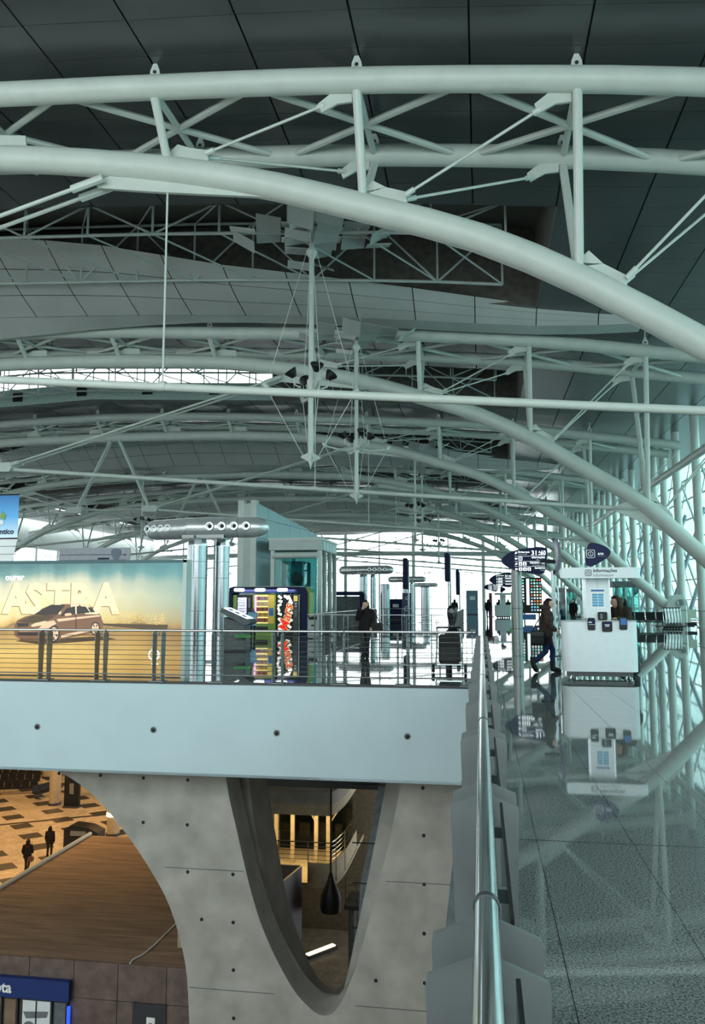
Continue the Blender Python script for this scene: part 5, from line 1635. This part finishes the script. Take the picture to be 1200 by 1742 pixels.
# ------------------------------------------------------------------ light masts hung from the roof
def mast(x, y, zt, zb, lab, zo=0.):
    t = thing('light_mast', lab, 'light mast', (x, y, zb), 0, 'light masts hung from the roof')
    w = M['steel_white']
    zp = zb + (zt - zb) * .325
    build('pole', MB().tube([(x, y, zb + .5), (x, y, zt)], [.095, .085], 14), w, t)
    build('bottom_spike', MB().lathe([(.01, -.12), (.05, .1), (.11, .3), (.095, .55)], (x, y, zb), 12), w, t)
    build('suspension_rod', MB().tube([(x, y, zt), (x, y, zt + 1.06)], .03, 6), w, t)
    for q in range(4):
        a = PI / 2 * q + .4
        build('spike_fin', MB().prism([(0, .65), (.07, .42), (.33, .30), (.33, .24), (.08, .12), (0, -.1)], (x, y, zb), (math.cos(a), math.sin(a), 0), (0, 0, 1), (-.02 * math.sin(a), .02 * math.cos(a), 0)), w, t)
        r = Vector((math.cos(a), math.sin(a), 0))
        p = Vector((x, y, zp))
        ar = build('arm', MB().tube([p - Vector((0, 0, .12)), p + r * .7 - Vector((0, 0, .22)), p + r * 1.5 - Vector((0, 0, .08))], [.075, .06, .04], 8), w, t)
        build('arm_foot', MB().tube([p + r * 1.45 - Vector((0, 0, .1)), p + r * 1.62 + Vector((0, 0, .06))], .085, 8), w, ar)
        build('stay', MB().tube([p + r * 1.5 - Vector((0, 0, .1)), (x + r.x * .25, y + r.y * .25, zb + .3)], .012, 5), w, t)
        build('stay', MB().tube([p + r * 1.5, (x + r.x * .18, y + r.y * .18, zt - .7)], .012, 5), w, t)
        # floodlight pointing up to the reflector
        fl_ = build('floodlight', MB().lathe([(.08, -.1), (.14, 0), (.22, .14), (.22, .17), (.19, .17), (.11, .03), (0, .02)], p + r * (.62 + .3 * (q % 2)) + Vector((0, 0, .42)), 14, (r.y, -r.x, 0), (r.x * .8, r.y * .8, -.6), (r.x * .6, r.y * .6, .8)), M['black'], t)
        build('lens', MB().lathe([(0, .11), (.18, .11), (.18, .12), (0, .13)], p + r * (.62 + .3 * (q % 2)) + Vector((0, 0, .42)), 14, (r.y, -r.x, 0), (r.x * .8, r.y * .8, -.6), (r.x * .6, r.y * .6, .8)), M['chrome'], fl_)
        build('yoke', MB().tube([p + r * .35, p + r * .55 + Vector((0, 0, .08)), p + r * (.6 + .3 * (q % 2)) + Vector((0, 0, .36))], .03, 6), w, fl_)
    build('hub', MB().tube([(x, y, zp - .3), (x, y, zp + .28)], .14, 12), w, t)
    build('ballast', MB().bb(x + .12, x + .3, y - .1, y + .1, zp - .1, zp + .35), M['steel_shade'], t)
    build('top_collar', MB().lathe([(.09, -.9), (.2, -.7), (.2, -.66), (.09, -.5)], (x, y, zt), 10), w, t)
    build('top_funnel', MB().lathe([(.09, -.25), (.12, -.15), (.42, .12), (.42, .14), (.1, .1)], (x, y, zt), 4), M['reflector'], t)
    # tilted mosaic of perforated panels
    k = 0
    for q in range(4):
        a = PI / 2 * q + .25
        r, s = Vector((math.cos(a), math.sin(a), 0)), Vector((-math.sin(a), math.cos(a), 0))
        for i in range(3):
            for j in (-.5, .5):
                tilt = (-.1, .12, .3)[i] + .25 * math.sin(k * 2.1)
                roll = .28 * math.sin(k * 1.3 + 1)
                c = Vector((x, y, zt - .12 + (0, .02, -.16)[i] - (.25 if r.y < -.3 else -.1))) + r * (.62 + .86 * i) + s * (.92 * j + .08 * math.sin(k))
                e1 = r * math.cos(tilt) + Vector((0, 0, 1)) * math.sin(tilt)
                s1 = s * math.cos(roll) + Vector((0, 0, 1)) * math.sin(roll)
                n_ = e1.cross(s1).normalized()
                build('reflector_panel', MB().prism([(-.42, -.42), (.42, -.42), (.42, .42), (-.42, .42)], c, e1, s1, n_ * .015), M['reflector'], t)
                k += 1
        build('reflector_rib', MB().tube([(x, y, zt - .1), Vector((x, y, zt - .05)) + r * 2.6], .022, 6), w, t)
    return t


m1 = mast(-5.52, 26, 14.1, 6.05, 'tall white light mast nearest the camera, its floodlights behind the long tie')
for x, y, z, l in ((-5.08, 33.2, 5.7, 'second white light mast, right of and just behind the nearest one'), (-4.63, 58.4, 5.68, 'third white light mast, small, above the cello case'), (-4.9, 69.5, 5.66, 'fourth white light mast, overlapping the third'), (-4.75, 94, 5.68, 'fifth white light mast, tiny, before the glazed end wall'),
                   (-30.2, 69, 6.1, 'white light mast hanging left of the steel air outlet')):
    dup(m1, (x, y, z), label=l, scale=.9)

# ------------------------------------------------------------------ people
def skin_graph(nodes, edges, levels=1):
    """grow one closed surface over a graph of (position, radius) with the Skin modifier"""
    me = bpy.data.meshes.new('graph')
    me.from_pydata([n[0] for n in nodes], edges, [])
    o = bpy.data.objects.new('graph', me)
    COL.objects.link(o)
    o.modifiers.new('skin', 'SKIN')
    for i, n in enumerate(nodes):
        sv = me.skin_vertices[0].data[i]
        sv.radius = (n[1], n[1]) if not isinstance(n[1], tuple) else n[1]
        sv.use_root = i == 0
    sb = o.modifiers.new('smooth', 'SUBSURF')
    sb.levels = levels
    sb.render_levels = levels
    dg = bpy.context.evaluated_depsgraph_get()
    ev = o.evaluated_get(dg)
    m2 = ev.to_mesh()
    vs = [tuple(v.co) for v in m2.vertices]
    fs = [tuple(p.vertices) for p in m2.polygons]
    ev.to_mesh_clear()
    bpy.data.objects.remove(o)
    bpy.data.meshes.remove(me)
    return vs, fs


def V3(*a):
    return Vector(a)


def head_mesh(c, look, s=1.):
    """head with brow, nose, lips, chin and ears; look = unit facing direction; returns (skin MB, eye MB)"""
    f = Vector(look).normalized()
    up = Vector((0, 0, 1))
    r = f.cross(up).normalized()
    up = r.cross(f)
    mb, eyes = MB(), MB()
    rows = []
    n, k = 20, 14
    for i in range(k + 1):
        th = PI * i / k
        row = []
        for j in range(n + 1):
            ph = 2 * PI * j / n
            x = math.sin(th) * math.sin(ph) * .074
            y = math.sin(th) * math.cos(ph) * .094
            z = math.cos(th) * .115
            if z < -.02:                          # narrow jaw, chin forward
                q = min(1, (-.02 - z) / .095)
                x *= 1 - .34 * q
                y = y * (1 - .22 * q) + .018 * q
            fr = max(0, math.cos(ph)) ** 6 * math.sin(th)
            if abs(z + .012) < .034:
                y += fr * (.016 - .3 * abs(z + .022)) * max(0, 1 - abs(x) / .018)   # nose
            if abs(x) > .016 and abs(x) < .048 and abs(z - .012) < .018 and y > 0:
                y -= .007                          # eye sockets
            if abs(z + .062) < .012 and abs(x) < .024 and y > 0:
                y += .006                          # lips
            row.append(Vector(c) + (r * x + f * y + up * z) * s)
        rows.append(row)
    mb.grid(rows)
    for sx in (-1, 1):
        e = Vector(c) + (r * (.031 * sx) + f * .078 + up * .012) * s
        eyes.lathe([(.001, -.008), (.007, -.005), (.009, 0), (.007, .005), (.001, .008)], e, 8)
        a = Vector(c) + (r * (.074 * sx) - f * .005 - up * .005) * s
        mb.lathe([(.004, -.03), (.014, -.018), (.018, 0), (.016, .02), (.004, .032)], a, 8, r * .5, f, up)
    return mb, eyes


def person(label, loc, rz, J, coat, legs, hair, shoes=None, hair_len=.24, H=1.62, look=(0, 1, 0), coat_hem=.74, hood=False, bun=False, skirt=None, group=None, category='person', hems=.0):
    """J: joints in figure space (x to the figure's right, y forward, z up, metres for a 1.62 m figure)"""
    k = H / 1.62
    j = {n: Vector(v) for n, v in J.items()}
    t = thing('person', label, category, loc, rz, group)
    nodes, edges, idx = [], [], {}

    def nd(name, p, r, to=None):
        idx[name] = len(nodes)
        nodes.append((Vector(p) * k, r * k))
        if to:
            edges.append((idx[to], idx[name]))
    nd('pelvis', j['pelvis'], .115)
    nd('waist', j['pelvis'].lerp(j['chest'], .45), .098, 'pelvis')
    nd('chest', j['chest'], .112, 'waist')
    nd('neck', j['neck'], .05, 'chest')
    nd('skull', j['neck'].lerp(j['head'], .55), .046, 'neck')
    for s, q in (('l', -1), ('r', 1)):
        nd('sh' + s, j['sh' + s], .052, 'chest')
        nd('el' + s, j['el' + s], .037, 'sh' + s)
        nd('wr' + s, j['wr' + s], .025, 'el' + s)
        fd = (j['hd' + s] - j['wr' + s]).normalized()
        palm = j['wr' + s] + fd * .055
        nd('pa' + s, palm, .026, 'wr' + s)
        sd = fd.cross(Vector((0, 0, 1)) if abs(fd.z) < .8 else Vector((0, 1, 0))).normalized()
        bend = sd.cross(fd)
        for i, (off, ln) in enumerate(((-.026, .062), (-.009, .074), (.009, .07), (.026, .054))):
            b = palm + sd * off + fd * .022
            m = b + fd * ln * .55 - bend * .006
            e = b + fd * ln - bend * (.022 + .004 * i)
            nd('k%s%d' % (s, i), b, .0095, 'pa' + s)
            nd('m%s%d' % (s, i), m, .0085, 'k%s%d' % (s, i))
            nd('t%s%d' % (s, i), e, .0075, 'm%s%d' % (s, i))
        tb = j['wr' + s] + fd * .03 + sd * .03
        nd('th' + s, tb, .0105, 'pa' + s)
        nd('tt' + s, tb + fd * .045 + sd * .02 - bend * .012, .009, 'th' + s)
        nd('hip' + s, j['hip' + s], .086, 'pelvis')
        nd('kn' + s, j['kn' + s], .056, 'hip' + s)
        nd('ca' + s, j['kn' + s].lerp(j['an' + s], .35), .05, 'kn' + s)
        nd('an' + s, j['an' + s], .034, 'ca' + s)
        nd('to' + s, j['to' + s], .03, 'an' + s)
    vs, fs = skin_graph(nodes, edges, 1)
    hc = j['head'] * k
    hm, em = head_mesh(hc, look, k)
    body = MB().add(vs, fs)
    body.add(hm.v, hm.f)
    build('body', body, M['skin'], t, local=True)
    build('eyes', em, M['black'], t, local=True, kind='stuff')
    # hair: cap over the skull, curtain down the back and sides, fringe
    f = Vector(look).normalized()
    r = f.cross(Vector((0, 0, 1))).normalized()
    up = r.cross(f)
    hb = MB()
    rows = []
    for i in range(9):
        th = PI * .62 * i / 8
        row = []
        for q in range(21):
            ph = (PI * .52 + (2 * PI - PI * 1.04) * q / 20) if i > 4 else 2 * PI * q / 20
            row.append(hc + (r * math.sin(th) * math.sin(ph) * .088 + (f * (math.sin(th) * math.cos(ph) * .106 - .006)) + up * (math.cos(th) * .128 + .004)) * k)
        rows.append(row)
    hb.grid(rows)
    if hair_len:
        for q in range(11):
            ph = PI * .62 + (2 * PI - PI * 1.24) * q / 10
            d = r * math.sin(ph) * .086 + f * (math.cos(ph) * .1 - .008)
            wob = random.uniform(.85, 1.1)
            hb.tube([hc + (d * .9 + up * .06) * k, hc + (d * 1.02 - up * .05) * k, hc + (d * 1.08 - up * hair_len * .6) * k - f * .01, hc + (d * .98 - up * hair_len * wob) * k], [.024, .03, .028, .008], 6)
    if bun:
        hb.lathe([(.005, -.04), (.035, -.025), (.045, 0), (.035, .025), (.005, .04)], hc - f * .1 * k + up * .05 * k, 10)
    build('hair', hb, M[hair], t, local=True)
    # coat: torso shell, sleeves, collar
    cb = MB()
    pel, che, nek = j['pelvis'], j['chest'], j['neck']
    fwd = che - pel
    hem = pel + Vector((0, 0, coat_hem - pel.z))
    cb.tube([p * k for p in (hem, pel, pel.lerp(che, .5), che, che.lerp(nek, .55), nek + Vector((0, 0, .015)))], [(.195 + hems) * k, .195 * k, .178 * k, .19 * k, .155 * k, .068 * k], 18, .80, 1.04)
    for s in 'lr':
        a, b, c = j['sh' + s], j['el' + s], j['wr' + s]
        cb.tube([p * k for p in (che.lerp(a, .7) + Vector((0, 0, .03)), a, a.lerp(b, .5), b, b.lerp(c, .5), c)], [.075 * k, .083 * k, .074 * k, .066 * k, .06 * k, .05 * k], 12)
    build('coat', cb, M[coat], t, local=True)
    if hood:
        build('hood', MB().lathe([(.06, -.06), (.115, -.03), (.125, .03), (.10, .075), (.075, .06)], (nek - f * .045 + Vector((0, 0, .03))) * k, 14), M[coat], t, local=True)
    else:
        build('collar', MB().lathe([(.075, -.02), (.082, .02), (.07, .06), (.062, .055)], (nek - f * .008) * k, 14), M[coat], t, local=True)
    if skirt:
        build('skirt', MB().tube([p * k for p in (pel + V3(0, 0, .02), pel + V3(0, 0, -.12), pel + V3(0, .01, -.27))], [.158 * k, .175 * k, .19 * k], 18, .76, 1), M[skirt], t, local=True)
    lb = MB()
    for s in 'lr':
        a, b, c = j['hip' + s], j['kn' + s], j['an' + s]
        lb.tube([p * k for p in (a + V3(0, 0, .06), a, a.lerp(b, .5), b, b.lerp(c, .4), c)], [.085 * k, .096 * k, .08 * k, .064 * k, .058 * k, .044 * k], 12)
    build('trousers', lb, M[legs], t, local=True, kind=None)
    for s in 'lr':
        c, d = j['an' + s], j['to' + s]
        bk_ = c + (c - d).normalized() * .04
        bt = MB().tube([p * k for p in (c + V3(0, 0, .14), c + V3(0, 0, .05), c + V3(0, 0, -.01))], [.06 * k, .058 * k, .056 * k], 10)
        low = V3(0, 0, -.012)
        bt.tube([p * k for p in (bk_ + low, c.lerp(d, .3) + low, d + low, d + low + (d - c).normalized() * .05)], [.048 * k, .06 * k, .054 * k, .024 * k], 10)
        build('boot', bt, M[shoes or 'leather'], t, local=True)
    return t


STAND = dict(pelvis=(0, 0, .88), chest=(0, .0, 1.20), neck=(0, -.01, 1.38), head=(0, .025, 1.50),
             shl=(-.165, 0, 1.32), shr=(.165, 0, 1.32), ell=(-.21, -.02, 1.05), elr=(.21, -.02, 1.05), wrl=(-.2, .06, .83), wrr=(.2, .06, .83), hdl=(-.19, .1, .7), hdr=(.19, .1, .7),
             hipl=(-.09, 0, .84), hipr=(.09, 0, .84), knl=(-.095, .02, .47), knr=(.095, .02, .47), anl=(-.1, -.02, .085), anr=(.1, -.02, .085), tol=(-.11, .11, .045), tor=(.11, .11, .045))
WALK = dict(STAND, chest=(0, .03, 1.20), neck=(0, .04, 1.38), head=(0, .08, 1.50), hipl=(-.085, 0, .84), hipr=(.085, 0, .84),
            knl=(-.09, .14, .48), anl=(-.09, .13, .085), tol=(-.09, .27, .05), knr=(.085, -.02, .46), anr=(.085, -.30, .20), tor=(.085, -.24, .07),
            ell=(-.22, -.06, 1.06), wrl=(-.2, .1, .88), hdl=(-.19, .17, .78), elr=(.23, .04, 1.06), wrr=(.2, .2, .92), hdr=(.16, .28, .86))
FACE = dict(STAND, elr=(.22, .12, 1.10), wrr=(.07, .19, 1.36), hdr=(.03, .16, 1.45), ell=(-.22, -.03, 1.05), wrl=(-.2, .1, .88), hdl=(-.17, .16, .78), anl=(-.05, -.02, .085), anr=(.055, .03, .085), tol=(-.06, .11, .045), tor=(.07, .16, .045), knl=(-.06, .02, .47), knr=(.065, .05, .47))
LEAN = dict(STAND, pelvis=(0, -.16, .86), chest=(0, .06, 1.16), neck=(0, .15, 1.32), head=(0, .23, 1.42), shl=(-.165, .09, 1.27), shr=(.165, .09, 1.27), ell=(-.24, .16, 1.06), elr=(.24, .16, 1.06),
            wrl=(-.15, .38, 1.10), wrr=(.15, .38, 1.10), hdl=(-.08, .48, 1.11), hdr=(.08, .48, 1.11), hipl=(-.09, -.16, .82), hipr=(.09, -.16, .82), knl=(-.095, -.12, .46), knr=(.095, -.10, .46), anl=(-.1, -.2, .085), anr=(.1, -.14, .085), tol=(-.1, -.07, .045), tor=(.1, -.01, .045))
BEND = dict(STAND, chest=(0, .12, 1.16), neck=(0, .2, 1.31), head=(0, .28, 1.39), shl=(-.165, .13, 1.26), shr=(.165, .13, 1.26), ell=(-.21, .25, 1.05), elr=(.21, .25, 1.05), wrl=(-.15, .42, 1.0), wrr=(.15, .42, 1.05), hdl=(-.12, .52, 1.0), hdr=(.12, .52, 1.06))

person('woman in brown padded jacket, skirt and blue tights walking past the information desk', (1.42, 18.75, 0), -PI / 2, WALK, 'coat', 'jeans', 'hair', look=(-.1, 1, -.03), hair_len=.30, hood=True, skirt='coat_black', coat_hem=.80, H=1.64)
t = thing('handbag', 'black handbag carried at the walking woman\'s hip', 'handbag', (1.24, 18.40, .62))
build('body', MB().yz(rrect(18.31, 18.45, .62, .92, .04, 4), 1.06, 1.34), M['leather'], t)
build('strap', MB().tube([(1.10, 18.44, .9), (1.2, 18.48, 1.1), (1.40, 18.56, 1.37), (1.30, 18.48, 1.1), (1.31, 18.44, .9)], .012, 6), M['leather'], t)
build('flap', MB().yz(rrect(18.30, 18.46, .78, .93, .03, 3), 1.07, 1.33), M['black'], t)
person('woman in dark coat standing with her hand at her mouth behind the balustrade', (-3.19, 22.5, 0), PI, FACE, 'coat_black', 'black', 'hair', look=(.05, 1, -.12), hair_len=.34, coat_hem=.74, H=1.60)
t = thing('handbag', 'large black shoulder bag at the side of the standing woman', 'handbag', (-2.84, 22.5, .72))
build('body', MB().xz(rrect(-3.02, -2.70, .72, .98, .06, 4), 22.36, 22.50), M['leather'], t)
build('strap', MB().tube([(-2.98, 22.43, .95), (-3.0, 22.43, 1.15), (-3.02, 22.46, 1.32), (-2.86, 22.44, 1.15), (-2.76, 22.43, .95)], .014, 6), M['leather'], t)
person('woman in olive jacket leaning on the counter behind the information desk', (3.06, 18.42, 0), math.radians(130), LEAN, 'coat_olive', 'jeans', 'hair_brown', look=(.64, .77, -.1), hair_len=.24, bun=True, H=1.78, coat_hem=.74)
kid = person('young person in light blue top and yellow headband leaning at the vending machines', (-9.75, 34.1, 0), .35, BEND, 'lightblue', 'jeans', 'hair', look=(0, 1, -.4), hair_len=.2, H=1.34, coat_hem=.62)
kk = 1.34 / 1.62
build('headband', MB().lathe([(.098, -.03), (.104, -.03), (.102, .03), (.096, .03)], (0, .275 * kk, 1.43 * kk), 16, (kk, 0, 0), (0, kk * 1.2, 0), (0, 0, kk)), M['yellow'], kid, local=True)
for (x, y, z, rz, pose, coat, legs, lab) in [
    (-23.6, 40.7, -12.5, .3, WALK, 'coat_black', 'black', 'person in long dark coat carrying a bag on the lower hall floor'),
    (-23.75, 43.2, -12.5, .2, STAND, 'coat_black', 'black', 'person in dark coat standing beyond the one with the bag in the lower hall'),
    (4.37, 45, 0, PI / 2, BEND, 'print_white', 'blue', 'man in white shirt and blue trousers bending beyond the walking woman'),
    (.55, 66, 0, 0, WALK, 'coat_black', 'jeans', 'person in dark jacket and jeans walking away along the railing'),
    (1.62, 76.2, 0, .2, STAND, 'coat_black', 'black', 'first dark figure behind the far information desk'),
    (2.03, 77.2, 0, PI, STAND, 'coat', 'black', 'second dark figure behind the far information desk, in the middle'),
    (2.45, 76.2, 0, PI, STAND, 'coat_black', 'black', 'third dark figure behind the far information desk, nearest the green banner'),
    (-2.05, 64, 0, 0, STAND, 'coat_black', 'black', 'dark figure seen behind the cello case'),
    (-6.5, 68, 0, 0, STAND, 'coat_black', 'jeans', 'dark figure right of the navy totem'),
    (5.2, 48, 0, 2.4, STAND, 'coat_black', 'black', 'dark figure half hidden left of the kiosk pillar'),
    (3.1, 64, 0, 1, STAND, 'coat_black', 'black', 'dark figure in front of the colour board'),
    (9.3, 55.5, 0, 1.2, STAND, 'coat_black', 'black', 'person in black beside the seat row near the steel shoe')]:
    person(lab, (x, y, z), rz, pose, coat, legs, 'hair', hair_len=.1 if 'man' in lab else .18, H=1.68)
t = thing('handbag', 'brown bag held by the coated person in the lower hall', 'handbag', (-23.3, 40.6, -11.9))
build('body', MB().xz(rrect(-23.42, -23.14, -11.85, -11.6, .07, 4), 40.4, 40.55), mk('tan_leather', (.12, .05, .03), .5), t)
build('strap', MB().tube([(-23.4, 40.47, -11.65), (-23.34, 40.5, -11.4), (-23.18, 40.47, -11.65)], .012, 6), M['leather'], t)
